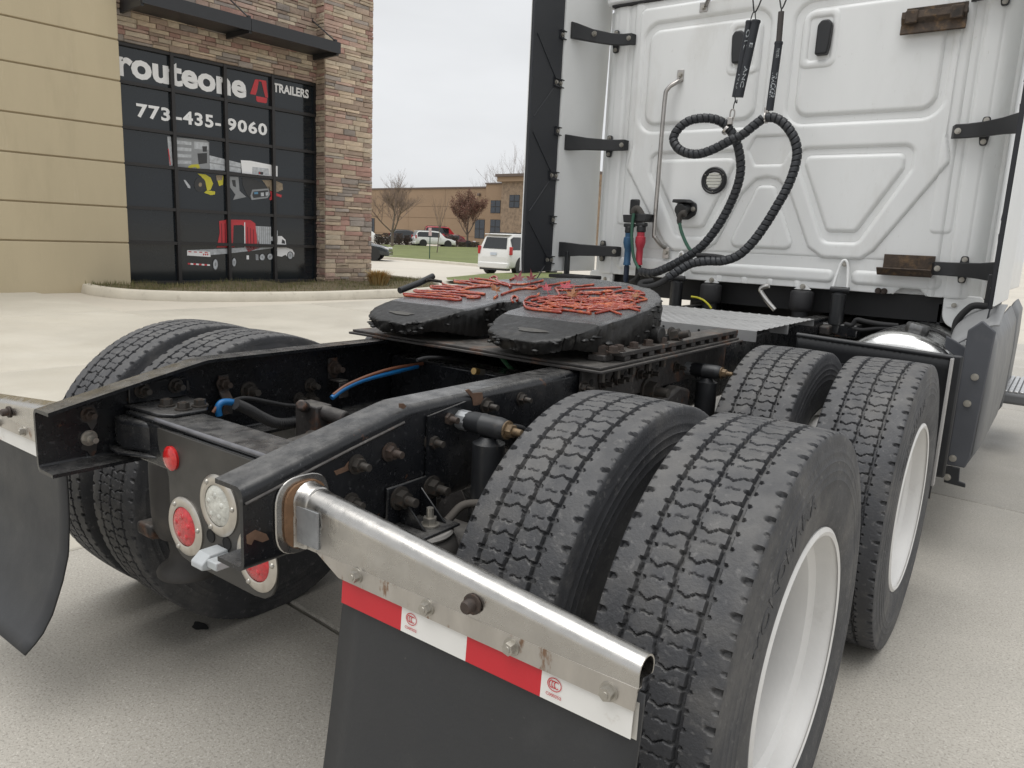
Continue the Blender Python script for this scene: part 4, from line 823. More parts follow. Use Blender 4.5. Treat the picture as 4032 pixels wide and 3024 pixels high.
for yy_, nm in ((.822, 'rear'), (2.142, 'front')):
    for s in (-1, 1):
        for dx, flip in ((1.08, False), (.742, True)):
            wroot = empty('drive_wheel', (s*dx, yy_, WZ), 0, truck); ang = (0 if s > 0 else math.pi)+(math.pi if flip else 0)
            wroot.rotation_euler = (0, 0, ang)
            t = link('tyre', TYRE, wroot); t.rotation_euler = (random.uniform(0, 6), 0, 0); r = link('rim', RIM, wroot)
            if not flip: link('hub', HUB, wroot)
            if s > 0 and not flip: lettering(wroot)
    # axle
    q = MB(); q.cyl((-1.0, yy_, WZ), (1.0, yy_, WZ), .065, n=20); q.lathe([(.0001, -.24), (.11, -.2), (.20, -.1), (.215, 0), (.20, .1), (.11, .2), (.0001, .24)], origin=(0, yy_, WZ), axis=(0, 1, 0), n=28); q.build('drive_axle', M_FRMR, truck, smooth=40)
    for s in (-1, 1):
        q = MB(); q.prism([(yy_-.52, .46), (yy_-.3, .40), (yy_+.1, .55), (yy_+.5, .60), (yy_+.5, .68), (yy_+.05, .65), (yy_-.3, .49), (yy_-.52, .50)], 'x', s*.53-.04, s*.53+.04); q.build('suspension_beam', M_FRMR, truck, bevel=.01)

# ---- air springs, shocks
def air_spring(s, yc, ztop=.735):
    root = empty('air_spring', (s*.47, yc, 0), 0, truck)
    q = MB(); q.lathe([(.0001, .0), (.080, .0), (.084, -.006), (.080, -.012), (.0001, -.012)], origin=(0, 0, ztop), n=40); q.build('top_plate', pm('dusty_steel', (.26, .25, .235), .6, metal=.3, var=.2, vscale=20), root, smooth=40)
    q = MB(); q.lathe([(.074, -.012), (.090, -.025), (.097, -.05), (.098, -.11), (.096, -.20), (.092, -.25), (.080, -.275), (.055, -.29), (.050, -.33), (.056, -.355), (.080, -.375), (.090, -.39), (.088, -.40), (.0001, -.40)], origin=(0, 0, ztop), n=40); q.build('bellows', pm('dusty_rubber', (.040, .037, .034), .7, var=.3, vscale=9, spots=((.11, .095, .08), 6, .55, .2, .6)), root, smooth=45)
    q = MB(); q.box(-.035 if s > 0 else -.07, .07 if s > 0 else .035, -.06, .07, ztop+.0005, ztop+.007); x0, x1 = sorted((-s*.0372, -s*.029)); q.box(x0, x1, -.06, .10, ztop+.0075, ztop+.095)
    for y in (-.02, .045): q.prism([(-s*.029, ztop+.0075), (s*.05, ztop+.0075), (-s*.029, ztop+.075)], 'y', y-.003, y+.003)
    br = q.build('bracket', M_FRM, root, bevel=.003)
    for y in (-.025, .078): bolt(br, (-s*.0285, y, ztop+.066), (s, 0, 0), 1.25, M_BOLT)
    bolt(br, (s*.03, .012, ztop+.0075), (0, 0, 1), 1.0, M_BOLTZ)
    q = MB(); q.tube(spline([(s*.03, .07, ztop+.002), (s*.05, .11, ztop+.035), (s*.10, .15, ztop+.02), (s*.13, .16, ztop-.10)], 6), .010, 8); q.build('air_hose', pm('hose_dusty', (.09, .08, .07), .8), root, smooth=60)
air_spring(1, .405); air_spring(-1, .405); air_spring(1, 1.66); air_spring(-1, 1.66)
M_SHK = pm('shock_black', (.017, .018, .02), .4, var=.25, vscale=20, spots=((.10, .08, .06), 20, .6, .15, .5))
def shock(s, y, z, zb=.42):
    root = empty('shock_absorber', (s*.53, y, 0), 0, truck)
    k_ = .84
    q = MB(); q.lathe([(r_*k_, h_) for r_, h_ in ((.020, -.075), (.026, -.07), (.0305, -.045), (.0305, -.02), (.0318, -.018), (.0318, -.014), (.0305, -.012), (.0305, .03), (.027, .045), (.022, .05))], origin=(0, 0, z), axis=(s, 0, 0), n=28); q.build('bushing', M_SHK, root, smooth=35)
    MB().cyl((-s*.10, 0, z), (-s*.06, 0, z), .024, n=10).build('spacer', M_GALV, root); bolt(root, (s*.0505, 0, z), (s, 0, 0), 1.0, pm('brassy_nut', (.15, .105, .06), .55, metal=.4, var=.5, vscale=60, spots=((.05, .035, .025), 60, .52, .1, .7)))
    MB().lathe([(.018, z-.025), (.026, z-.034), (.038, z-.040), (.038, zb+.12), (.032, zb+.12), (.032, zb), (.0001, zb)], axis=(0, 0, 1), n=28).build('body', M_SHK, root, smooth=40)
    MB().prism([(-.11, .97), (.02, z+.04), (.02, z-.14), (-.05, .76), (-.11, .80)], 'x', min(-s*.0945, -s*.088), max(-s*.0945, -s*.088)).build('mount_plate', M_FRM, root)
pm('brassy_nut', (.15, .105, .06), .55, metal=.4, var=.5, vscale=60, spots=((.05, .035, .025), 60, .52, .1, .7)); BOLT['brassy_nut'] = _bolt().mesh('bolt', MATS['brassy_nut'], smooth=30)
for s in (1, -1): shock(s, .578, .945); shock(s, 1.865, .925)
q = MB(); q.tube(spline([at(*ZR(*p), X=.46) for p in ((1580, 690), (1610, 640), (1680, 610), (1760, 620), (1790, 650))], 6), .008, 8); q.build('air_hose', M_BLKM, truck, smooth=60)

# ---- hoses and wires inside the frame
def hose(name, pts, r, m, parent=truck, per=6, n=8): q = MB(); q.tube(spline(pts, per), r, n); return q.build(name, m, parent, smooth=60)
M_BLUE = pm('blue_line', (.008, .12, .32), .4); M_ORG = pm('orange_line', (.14, .055, .03), .5); M_GRN = pm('green_line', (.02, .18, .07), .45); M_YEL = pm('yellow_line', (.55, .50, .03), .45)
A = lambda f, pts, **k: [at(*f(*p), **k) for p in pts]
hose('air_line', A(ZL, [(1430, 890), (1425, 840), (1450, 805), (1510, 803), (1560, 825)], X=-.30), .010, M_BLUE); hose('wire_loom', A(ZL, [(1390, 870), (1430, 820), (1490, 795), (1520, 800)], X=-.30), .005, M_ORG)
q = MB(); pts = spline(A(ZL, [(1540, 815), (1620, 850), (1720, 905), (1820, 940), (1990, 935)], X=-.28), 30); q.tube(pts, [.015+.0018*(i % 3 == 0) for i in range(len(pts))], 10); q.build('corrugated_conduit', M_BLKM, truck, smooth=60)
hose('wire_loom', A(ZL, [(1500, 800), (1600, 775), (1750, 800), (1900, 825), (2060, 815)], X=-.32), .006, M_BLKM)
hose('air_line', A(ZR, [(380, 400), (460, 340), (560, 290), (680, 250), (800, 220), (1000, 170)], X=-.25), .0085, M_BLUE); hose('air_line', A(ZR, [(390, 380), (470, 320), (560, 275), (680, 228), (830, 185), (1040, 150)], X=-.25), .006, M_ORG)
hose('air_line', A(ZR, [(1000, 125), (1080, 108), (1250, 112), (1400, 140), (1500, 175)], X=-.1), .006, M_BLKM); hose('air_line', A(ZR, [(1600, 85), (1640, 140), (1690, 195)], X=0), .008, M_GRN)
for k, (a, c) in enumerate((((1410, 205), (1440, 208)), ((1440, 208), (1478, 212)))):
    p0, p1 = at(*ZR(*a), X=.05), at(*ZR(*c), X=.05); MB().cyl(p0, p1, .011, n=6 if k else 12).build('brass_fitting', pm('brass', (.35, .24, .10), .4, metal=.8) if not k else M_BOLTZ, truck)
pv = at(*ZL(2050, 850), X=-.20); q = MB(); q.box(pv.x-.05, pv.x+.05, pv.y-.03, pv.y+.03, pv.z-.09, pv.z+.02); q.cyl((pv.x, pv.y-.03, pv.z+.01), (pv.x+.03, pv.y-.07, pv.z+.03), .018, n=6); q.cyl((pv.x+.03, pv.y, pv.z), (pv.x+.12, pv.y+.02, pv.z-.01), .022, n=12); q.build('relay_valve', M_FRMR, truck, bevel=.006)
for x, y, z, r, l in ((-.12, .62, .70, .10, .22), (.12, .70, .68, .10, .2), (-.1, 1.1, .72, .08, .3)):
    q = MB(); q.lathe([(.0001, -l/2), (r*.7, -l/2), (r, -l*.4), (r, -.01), (r*1.06, 0), (r, .01), (r, l*.4), (r*.7, l/2), (.0001, l/2)], origin=(x, y, z), axis=(.2, 1, .15), n=24); q.build('brake_chamber', M_FRMR, truck, smooth=35)

# ---- fifth wheel
def fw_z(y): return 1.126+.13*(y-1.19)
def seg_sdf(x, y, P):
    """signed distance to a polygon"""
    P = np.array(P); d = np.full(x.shape, 1e9); ins = np.zeros(x.shape, bool); n = len(P)
    for i in range(n):
        a, c = P[i], P[(i+1) % n]; e = c-a; wx, wy = x-a[0], y-a[1]; t = np.clip((wx*e[0]+wy*e[1])/(e@e), 0, 1); d = np.minimum(d, (wx-e[0]*t)**2+(wy-e[1]*t)**2)
        cond = (a[1] > y) != (c[1] > y); ins ^= cond & (x < (c[0]-a[0])*(y-a[1])/(c[1]-a[1]+1e-12)+a[0])
    d = np.sqrt(d); return np.where(ins, -d, d)
arc = [(.46*math.cos(a), 1.47+.46*math.sin(a)) for a in np.linspace(0, math.pi, 33)]
half = [(.450, 1.25), (.437, 1.13), (.395, 1.060), (.32, 1.030), (.20, 1.032), (.135, 1.058), (.092, 1.15), (.060, 1.27)]
thr = [(.058*math.cos(a), 1.35+.058*math.sin(a)) for a in np.linspace(0, math.pi, 9)]
outline = arc+[(-x, y) for x, y in half]+[(-x, y) for x, y in []]+thr[::-1]+half[::-1]
# left horn path reversed so the outline runs round once
outline = arc+[(-x, y) for x, y in half]+thr[::-1]+half[::-1]
def noise2(x, y, seed=0):
    rs = np.random.default_rng(seed); s = np.zeros_like(x)
    for k in range(14):
        a = rs.uniform(0, 6.28); f = rs.uniform(12, 110); s += np.sin(f*(x*np.cos(a)+y*np.sin(a))+rs.uniform(0, 6.28))/(1+f*.02)
    return s/5
st = .0065; gx = np.arange(-.49, .4901, st); gy = np.arange(.93, 1.96, st); XX, YY = np.meshgrid(gx, gy); SD = seg_sdf(XX, YY, outline)
keep = SD < st*.55
Xn, Yn = XX.copy(), YY.copy(); g1, g0 = np.gradient(SD, st); bd = np.abs(SD) < st*.8; Xn[bd] -= (g0*SD)[bd]; Yn[bd] -= (g1*SD)[bd]
nz = noise2(XX, YY, 3)
ztop = 1.126+.13*(YY-1.19); ramp = np.clip((1.20-YY)/.17, 0, 1); ztop = ztop-.022*ramp**1.1*(np.abs(XX) < .47)
edge = smoothstep(-.014, 0, SD); ztop = ztop-.004*edge**2+.0016*nz*(1+2*edge)-.004*smoothstep(1.07, 1.03, YY)
V, idx = [], -np.ones(XX.shape, int)
for i, j in zip(*np.nonzero(keep)): idx[i, j] = len(V); V.append((Xn[i, j], Yn[i, j], ztop[i, j]))
F = []; top_edges = {}
ny, nx = XX.shape
for i in range(ny-1):
    for j in range(nx-1):
        q4 = (idx[i, j], idx[i, j+1], idx[i+1, j+1], idx[i+1, j])
        if min(q4) >= 0: F.append(q4)
from collections import Counter
ec = Counter(); ed = {}
for f in F:
    for a, c in zip(f, f[1:]+f[:1]): k = (min(a, c), max(a, c)); ec[k] += 1; ed[k] = (a, c)
mi = [0 if (V[f[0]][1] > 1.20 and True) else 1 for f in F]
bverts = {}
layers = [(.012, .003), (.040, .004), (.080, .002), (.098, -.006)]
def wallv(v, k):
    if (v, k) in bverts: return bverts[(v, k)]
    x, y, z = V[v]; i = int(round((y-.93)/st)); j = int(round((x+.49)/st)); i = min(max(i, 1), ny-2); j = min(max(j, 1), nx-2); nx_, ny_ = g0[i, j], g1[i, j]; L_ = math.hypot(nx_, ny_)+1e-6
    dz, out = layers[k]; hs_ = float(smoothstep(1.28, 1.05, np.array(y))); hscale = 1-.62*hs_; out = out*(1-hs_)-.006*hs_*k; w = .004*math.sin(41*x+23*y+k*1.7)+.0025*math.sin(97*x-71*y+2.3*k)+.0018*math.sin(211*x+170*y-k)
    bverts[(v, k)] = len(V); V.append((x+nx_/L_*(out+w), y+ny_/L_*(out+w), z-dz*hscale+.4*w)); return bverts[(v, k)]
for k_, c in ec.items():
    if c == 1:
        a, e = ed[k_]; prev = (a, e)
        for l in range(len(layers)):
            na, ne = wallv(a, l), wallv(e, l); F.append((prev[1], prev[0], na, ne)); mi.append(1); prev = (na, ne)
M_GTOP = pm('grease_top', (.085, .086, .090), .26, var=.25, vscale=14, spots=((.035, .035, .037), 13, .52, .12, .8), spots2=((.17, .17, .178), 20, .60, .1, .5), bump=.0025, bscale=50, rvar=.12)
M_GBLK = pm('grease_black', (.008, .0078, .0076), .46, var=.3, vscale=18, spots=((.060, .055, .046), 4.5, .60, .10, .7), bump=.0035, bscale=34, rvar=.12)
me = bpy.data.meshes.new('fifth_wheel'); me.from_pydata(V, [], F); me.materials.append(M_GTOP); me.materials.append(M_GBLK); me.polygons.foreach_set('material_index', mi)
bm = bmesh.new(); bm.from_mesh(me); bmesh.ops.recalc_face_normals(bm, faces=bm.faces); bm.to_mesh(me); bm.free(); me.shade_smooth(); me.set_sharp_from_angle(angle=math.radians(70))
fw = empty('fifth_wheel', (0, 0, 0), 0, truck); link('coupling_plate', me, fw)
MB().box(-.16, .16, 1.42, 1.75, 1.03, 1.085).build('jaw_housing', M_GBLK, fw, bevel=.02)
for s in (-1, 1):
    q = MB(); q.prism([(1.38, 1.018), (1.72, 1.018), (1.66, 1.06), (1.60, 1.095), (1.48, 1.095), (1.43, 1.06)], 'x', s*.40-.05, s*.40+.05); q.build('pivot_bracket', M_GBLK, fw, bevel=.01)
    q = MB(); q.cyl((s*.45, 1.54, 1.075), (s*.49, 1.54, 1.075), .03, n=16); q.box(min(s*.45, s*.475), max(s*.45, s*.475), 1.58, 1.66, 1.03, 1.07); q.build('pivot_pin', M_GBLK, fw, bevel=.004)
    bolt(fw, (s*.47, 1.66, 1.06), (s, 0, .3), 1.6, M_BOLT)
bp = MB().box(-.535, .525, 1.09, 2.22, 1.0025, 1.0105).build('mounting_plate', M_FRMR, fw, bevel=.002); MB().box(-.525, .515, 1.10, 2.20, 1.0115, 1.0195).build('mounting_plate', M_FRMR, fw, bevel=.002)
for s in (-1, 1):
    MB().box(s*.465-.043, s*.465+.043, 1.24, 2.2, 1.036, 1.050).build('slide_rail', M_FRMR, fw, bevel=.002)
    for k in range(12): MB().box(s*.47-.036, s*.47+.036, 1.26+k*.082, 1.295+k*.082, 1.020, 1.0355).build('rail_spacer', M_FRMR, fw, bevel=.002)
for x, y in ((1760, 592), (1797, 583), (1890, 566), (1980, 550), (2068, 535), (2152, 519)): p = at(*ZF(x, y), Z=1.06); bolt(fw, (p.x, p.y, 1.050), (0, 0, 1), .95, M_BOLTR, head=True)
p = at(*ZF(1685, 640), Z=1.03); MB().box(p.x-.03, p.x+.03, p.y-.03, p.y+.03, 1.0195, 1.040).build('rail_stop', M_FRMR, fw, bevel=.004); bolt(fw, (p.x, p.y, 1.040), (0, 0, 1), 1.3, M_BOLTR, head=True)
for y in np.linspace(1.5, 2.15, 8): bolt(fw, (-.46, y, 1.050), (0, 0, 1), 1.2, M_BOLTR, head=True)
# side angle on the rail under the plate with its studs and holes
for s in (-1, 1):
    ang_ = MB(); ang_.box(min(s*.433, s*.446), max(s*.433, s*.446), 1.12, 2.25, .88, 1.0); sa = ang_.build('side_angle', M_FRMR, truck, bevel=.003)
    if s > 0:
        for x, y in ((1600, 835), (1720, 810), (1795, 790), (1830, 780), (1950, 755), (2010, 745), (2180, 710)): bolt(sa, at(*ZF(x-30, y-6), X=.4465), (1, 0, 0), .95, M_BOLT)
        bolt(sa, at(*ZF(1965, 845), X=.447), (1, 0, 0), 2.0, M_BOLT)
        for x, y in ((1625, 800), (1705, 770), (1840, 745), (1905, 690), (2035, 705)):
            p = at(*ZF(x, y), X=.4468); MB().cyl((.4462, p.y, p.z), (.4475, p.y, p.z), .011, n=14).build('slot_hole', MATS['hole_dark'], sa)
        for x in (1690, 1785, 1880, 1980, 2070): p = at(*ZF(x, 725-(x-1690)*.17), X=.48); MB().cyl((p.x, p.y, .965), (p.x, p.y, 1.0), .012, n=8).build('stud', M_BOLT, sa)
q = MB(); q.prism([(1.46, .74), (1.78, .74), (1.80, .86), (1.70, .885), (1.60, .86), (1.5, .80)], 'x', .4465, .50); q.build('spring_hanger', M_FRMR, truck, bevel=.012)
# release handle beyond the far edge
q = MB(); hp = A(ZF, [(432, 228), (560, 178), (640, 138)], X=-.62); q.tube(hp, .013, 10); hh = q.build('release_handle', M_BLK, fw, smooth=60)
q = MB(); q.tube(A(ZF, [(480, 222), (600, 172), (640, 165)], X=-.615), .004, 6); q.tube(A(ZF, [(600, 158), (690, 172)], X=-.60), .007, 6); q.build('handle_rod', M_BOLT, hh)
# torn lumps of grease caked along the edges, and a scraped bright spot on each ramp
rs = random.Random(17); q = MB()
for k in range(150):
    a_, c_ = outline[rs.randrange(len(outline))], None; i_ = outline.index(a_); c_ = outline[(i_+1) % len(outline)]; t = rs.random(); x, y = a_[0]+(c_[0]-a_[0])*t, a_[1]+(c_[1]-a_[1])*t
    dz_ = rs.uniform(.0, .085)*(.4 if y < 1.2 else 1); zt = fw_z(y)-(.022*max(0, (1.20-y)/.17) if y < 1.2 else 0); r = rs.uniform(.004, .013); sx, sy, sz = rs.uniform(.8, 1.8), rs.uniform(.8, 1.6), rs.uniform(.35, .8)
    P = [[(x+sx*r*math.sin(v)*math.cos(u)*rs.uniform(.75, 1.2), y+sy*r*math.sin(v)*math.sin(u)*rs.uniform(.75, 1.2), zt-dz_-.004+sz*r*math.cos(v)) for u in np.linspace(0, 6.283, 8)[:-1]] for v in np.linspace(.15, 2.99, 5)]
    q.sheet(P, cyc=True)
tag(q.build('grease_lumps', M_GBLK, fw, smooth=60), kind='stuff')
for sx in (-1, 1):
    q = MB(); cx, cy = sx*.27, 1.095
    P = [(cx+.055*math.cos(a)*(1+.25*math.sin(3*a+sx)), cy+.014*math.sin(a)) for a in np.linspace(0, 6.283, 19)[:-1]]; q.add([(x, y, fw_z(y)-.022*((1.20-y)/.17)**1.1+.0022) for x, y in P], [tuple(range(18))]); q.build('scrape_mark', pm('scraped_metal', (.050, .046, .039), .42, metal=.0, var=.5, vscale=60), fw)
# red grease beads
def att(px, py, lift=.004):
    d = ray(px, py); # plane z = 1.126+.13(y-1.19)+lift
    t = (1.126+.13*(CAM[1]-1.19)+lift-CAM[2])/(d[2]-.13*d[1]); return Vector(CAM+t*d)
M_RGR = pm('red_grease', (.25, .022, .006), .12, var=.35, vscale=25, spec=.5, coat=.4, spots=((.46, .10, .015), 16, .50, .12, .85))
M_RGR.node_tree.nodes['Principled BSDF'].inputs['Subsurface Weight'].default_value = .0; M_RGR.node_tree.nodes['Principled BSDF'].inputs['Subsurface Radius'].default_value = (.01, .003, .001)
def bead(pts, r=.0042, seed=0):
    rs = random.Random(seed+len(pts)); P = []
    for p in spline([att(*ZF(*p)) for p in pts], 7): P.append(Vector((p[0]+rs.uniform(-.0006, .0006), p[1]+rs.uniform(-.0012, .0012), fw_z(p[1])+.0035+rs.uniform(0, .0012))))
    q = MB(); q.tube(P, [r*rs.uniform(.8, 1.15) for _ in P], 7); q.build('grease_bead', M_RGR, fw, smooth=60)
BE = [[(455, 248), (620, 256), (760, 268), (808, 275), (800, 287), (700, 278), (600, 270), (460, 258)], [(535, 222), (530, 235), (640, 245), (760, 252), (850, 262), (925, 265), (915, 272), (850, 272)], [(530, 228), (640, 232), (800, 240), (965, 252)],
      [(625, 202), (640, 212), (760, 220), (860, 235), (960, 250)], [(625, 200), (740, 205), (790, 215), (820, 218)], [(700, 182), (720, 195), (820, 205), (900, 205)], [(722, 245), (780, 232), (850, 215), (930, 205), (1010, 200)], [(775, 162), (780, 175), (850, 182), (900, 195), (980, 198)],
      [(775, 168), (880, 172), (960, 182), (1000, 190)], [(880, 155), (875, 162), (940, 172), (1000, 182), (1050, 190)], [(900, 153), (990, 163), (1060, 180)], [(1000, 148), (1020, 140), (1040, 150), (1035, 162), (1060, 175), (1110, 190), (1120, 208)], [(995, 152), (1010, 165), (1080, 190), (1130, 200)],
      [(1065, 255), (1100, 240), (1160, 222), (1220, 215), (1280, 215), (1300, 190)], [(1120, 188), (1200, 190), (1260, 180), (1310, 170), (1325, 165)], [(1120, 160), (1150, 148), (1190, 150)], [(1210, 215), (1260, 200), (1290, 205), (1390, 190), (1490, 172)], [(1400, 212), (1470, 205), (1560, 200), (1640, 192)],
      [(1135, 300), (1130, 275), (1145, 262), (1165, 272), (1160, 290)], [(1210, 290), (1240, 270), (1285, 262), (1300, 245)], [(1205, 300), (1215, 330), (1260, 345), (1330, 352), (1440, 365)], [(1215, 300), (1280, 315), (1340, 330), (1380, 345), (1440, 355)],
      [(1250, 290), (1350, 275), (1460, 268), (1560, 262)], [(1290, 300), (1400, 290), (1500, 290), (1620, 280), (1740, 270)], [(1300, 285), (1390, 310), (1480, 305), (1600, 318), (1720, 310), (1800, 300)], [(1340, 340), (1420, 318), (1520, 325), (1610, 340), (1700, 330), (1820, 318)], [(1330, 270), (1420, 262), (1410, 225), (1400, 215)],
      [(1410, 225), (1500, 225), (1600, 215), (1700, 212), (1810, 208)], [(1480, 245), (1580, 240), (1660, 238), (1760, 232)], [(1560, 235), (1590, 250), (1640, 245), (1690, 250)], [(1690, 240), (1720, 228), (1760, 235), (1750, 250), (1710, 248)], [(1600, 360), (1640, 350), (1700, 350), (1780, 330), (1860, 325), (1880, 318)],
      [(1610, 372), (1605, 340), (1640, 320), (1700, 300), (1740, 275), (1770, 250)], [(1650, 370), (1740, 350), (1840, 330), (1900, 300), (1970, 282)], [(1770, 262), (1860, 270), (1900, 262), (1965, 278)], [(1770, 285), (1850, 285), (1880, 262), (1890, 248)], [(1760, 240), (1850, 225), (1940, 240), (1955, 255)], [(1855, 205), (1880, 215), (1870, 225), (1930, 235)],
      [(1790, 270), (1780, 300), (1820, 300)], [(1500, 300), (1560, 290), (1560, 330), (1640, 325), (1740, 318)], [(1420, 345), (1530, 358), (1620, 372)], [(1620, 270), (1640, 285), (1720, 282)], [(1040, 262), (1020, 275)], [(1820, 240), (1880, 248), (1950, 250)]]
for i, pts in enumerate(BE): bead(pts, .0054 if i < 14 else .0048, i)
rs = random.Random(5)
for k in range(44):
    x, y = rs.uniform(1260, 1880), rs.uniform(255, 345); y = max(y, 235+abs(x-1600)*.08); a = rs.uniform(-.25, .25); L_ = rs.uniform(90, 260)
    bead([(x+(t-.5)*L_, y+(t-.5)*L_*a+rs.uniform(-7, 7)) for t in np.linspace(0, 1, 5) if 1215 < x+(t-.5)*L_ < 1940] or [(1500, 300), (1560, 310)], rs.uniform(.0026, .0048), 60+k) if True else 0
# fallen leaves lying on the grease (loose things)
LV = [pm('leaf_crimson', (.30, .03, .045), .5, var=.3, vscale=40), pm('leaf_wine', (.16, .025, .03), .5, var=.3, vscale=40), pm('leaf_russet', (.24, .09, .03), .55, var=.3, vscale=40)]
def maple(label, px, py, s, m, seed, lift=.012):
    rs = random.Random(seed); p = att(*ZF(px, py), lift); q = MB(); lobes = [(90, 1.0), (40, .8), (140, .82), (-5, .6), (185, .58)]; P = []
    for a, l in sorted(lobes):
        for da, f in ((-24, .38), (-11, .66), (-6, .60), (0, 1.0), (6, .62), (11, .68), (24, .36)): t = math.radians(a+da); P.append((math.cos(t)*f*l, math.sin(t)*f*l))
    P = P+[(-.1, -.1), (.05, -.12)] ; cv = rs.uniform(.2, .7)
    pts = [(x*s, y*s, s*(cv*(x*x+y*y)*.6*math.sin(3*x+seed)+.1*abs(x))) for x, y in P]; q.add([(0, 0, 0)]+pts, [(0, 1+i, 1+(i+1) % len(pts)) for i in range(len(pts))]); q.tube([(0, 0, 0), (0, -.5*s, .12*s), (.05*s, -.9*s, .3*s)], s*.025, 5)
    o = q.build('maple_leaf', m); o.location = p; o.rotation_euler = (rs.uniform(.5, .95), rs.uniform(-.3, .3), math.radians(36)+rs.uniform(-.6, .6)); tag(o, label, 'leaf', 'fallen leaves on the coupling plate'); md = o.modifiers.new('thick', 'SOLIDIFY'); md.thickness = .0006
maple('wine-red curled leaf on the front rim of the greased coupling plate', 1170, 158, .045, LV[1], 1, .02); maple('dark red leaf standing upright on the front rim of the coupling plate', 1250, 158, .042, LV[1], 2, .02); maple('small crimson leaf on the red grease beside the jaw slot', 1350, 222, .040, LV[0], 3, .016)
maple('large crimson maple leaf near the front edge of the coupling plate', 1465, 208, .055, LV[0], 4, .014); maple('russet brown leaf left of the jaw slot on grey grease', 1030, 225, .045, LV[2], 5, .014); maple('brown leaf among the tangled red grease beads', 1505, 258, .045, LV[2], 6, .018); maple('rust-brown leaf caught in grease at the right side of the coupling plate', 1895, 265, .03, LV[2], 7, .014)

# ---- deck plate between frame and cab
dk = empty('deck_plate', (0, 0, 0), 0, truck)
for y0, y1 in ((2.40, 2.83), (2.84, 3.27)):
    q = MB(); nxg, nyg = 150, 66; xs_ = np.linspace(-.46, .515, nxg); ys_ = np.linspace(y0, y1, nyg); R_ = []
    for y in ys_:
        a = np.maximum(0, np.cos(xs_*2*np.pi/.052+(0 if int((y-y0)/.036) % 2 == 0 else math.pi)))**2*max(0, math.sin(math.pi*((y-y0) % .036)/.036))**1.5*.0042; R_.append([(x, y, 1.0305+float(h)) for x, h in zip(xs_, a)])
    q.sheet(R_); q.box(-.46, .515, y0, y0+.004, .985, 1.030); q.box(-.46, .515, y1-.004, y1, .995, 1.030); q.build('tread_panel', pm('tread_aluminium', (.50, .50, .50), .30, metal=.55, var=.12, vscale=9, spots=((.38, .37, .35), 14, .58, .2, .5)), dk, smooth=40)
for k in range(5):
    MB().cyl((-.25+k*.17, 2.3995, 1.008), (-.25+k*.17, 2.3985, 1.008), .006, n=10).build('rivet_hole', MATS['hole_dark'], dk)
MB().box(-.46, .40, 2.30, 2.33, .99, 1.002).build('support_bar', M_ALU, dk); MB().box(-.44, .44, 2.45, 2.50, .96, .99).build('support_bar', M_FRMR, dk)
# ============================================================ sleeper cab
YC = 3.865
M_CAB = pm('cab_white', (.78, .79, .785), .42, var=.05, vscale=2.5, spots=((.52, .50, .455), 3.6, .54, .22, .42), spots2=((.44, .42, .38), 60, .66, .06, .35), stretch=(1, 1, .32), coat=.25, rvar=.06, bump=.0006, bscale=18)
M_SEAL = pm('seal_black', (.012, .012, .013), .6); M_GRIME = pm('scuff', (.22, .19, .16), .9, var=.5, vscale=30)
cab = empty('sleeper_cab', (0, 0, 0), 0, truck)
def rsd(x, z, P, r):
    c = np.mean(np.array(P), 0); return seg_sdf(x, z, inset(P, r))-r
def inset(P, r):
    P = np.array(P, float); n = len(P); out = []; area = .5*sum(P[i][0]*P[(i+1) % n][1]-P[(i+1) % n][0]*P[i][1] for i in range(n)); sg = 1 if area > 0 else -1
    for i in range(n):
        a, b_, c = P[i-1], P[i], P[(i+1) % n]; e1 = (b_-a)/np.linalg.norm(b_-a); e2 = (c-b_)/np.linalg.norm(c-b_); n1 = sg*np.array([-e1[1], e1[0]]); n2 = sg*np.array([-e2[1], e2[0]]); k = (n1+n2)/max(.35, 1+n1@n2); out.append(b_+k*r)
    return out
rect = lambda x0, x1, z0, z1: [(x0, z0), (x1, z0), (x1, z1), (x0, z1)]
def inside(d, w=.008): return 1-smoothstep(-w, w, d)
gxs = np.linspace(-1.17, 1.17, 430); gzs = np.linspace(1.16, 2.875, 316); GX, GZ = np.meshgrid(gxs, gzs); AX = np.abs(GX)
H_ = np.zeros_like(GX)
big = [(0, 2.83), (.905, 2.83), (.905, 2.0), (.935, 1.86), (.63, 1.395), (.565, 1.345), (.37, 1.345), (.285, 1.40), (.15, 1.70), (.07, 1.785), (0, 1.80)]
big = big+[(-x, z) for x, z in big[-2:0:-1]]
H_ += .014*inside(rsd(GX, GZ, big, .03), .006)
for wd_ in ((rect(.06, .885, 2.075, 2.748), .11, rect(.125, .832, 2.135, 2.69), .07), ([(.165, 1.955), (.165, 1.86), (.355, 1.42), (.55, 1.42), (.775, 1.82), (.775, 1.955)], .055, [(.218, 1.90), (.218, 1.86), (.378, 1.495), (.525, 1.495), (.722, 1.83), (.722, 1.90)], .03)):
    H_ -= .016*(inside(rsd(AX, GZ, wd_[0], wd_[1]), .0085)-inside(rsd(AX, GZ, wd_[2], wd_[3]), .0085))
H_ += .014*inside(rsd(GX, GZ, [(-.19, 1.385), (.19, 1.385), (.045, 1.735), (-.045, 1.735)], .03), .006)
H_ -= .010*inside(rsd(GX, GZ, [(-.10, 2.03), (-.135, 1.95), (-.085, 1.855), (.085, 1.855), (.135, 1.95), (.10, 2.03)], .025), .007)
H_ += .013*inside(rsd(GX, GZ, rect(-.43, .43, 1.208, 1.264), .025), .009); H_ += .013*inside(rsd(AX, GZ, rect(.545, .975, 1.208, 1.268), .025), .009)
H_ += .007*inside(rsd(AX, GZ, rect(.125, .305, 2.39, 2.68), .035), .006)-.010*inside(rsd(AX, GZ, rect(.15, .285, 2.415, 2.655), .025), .006)
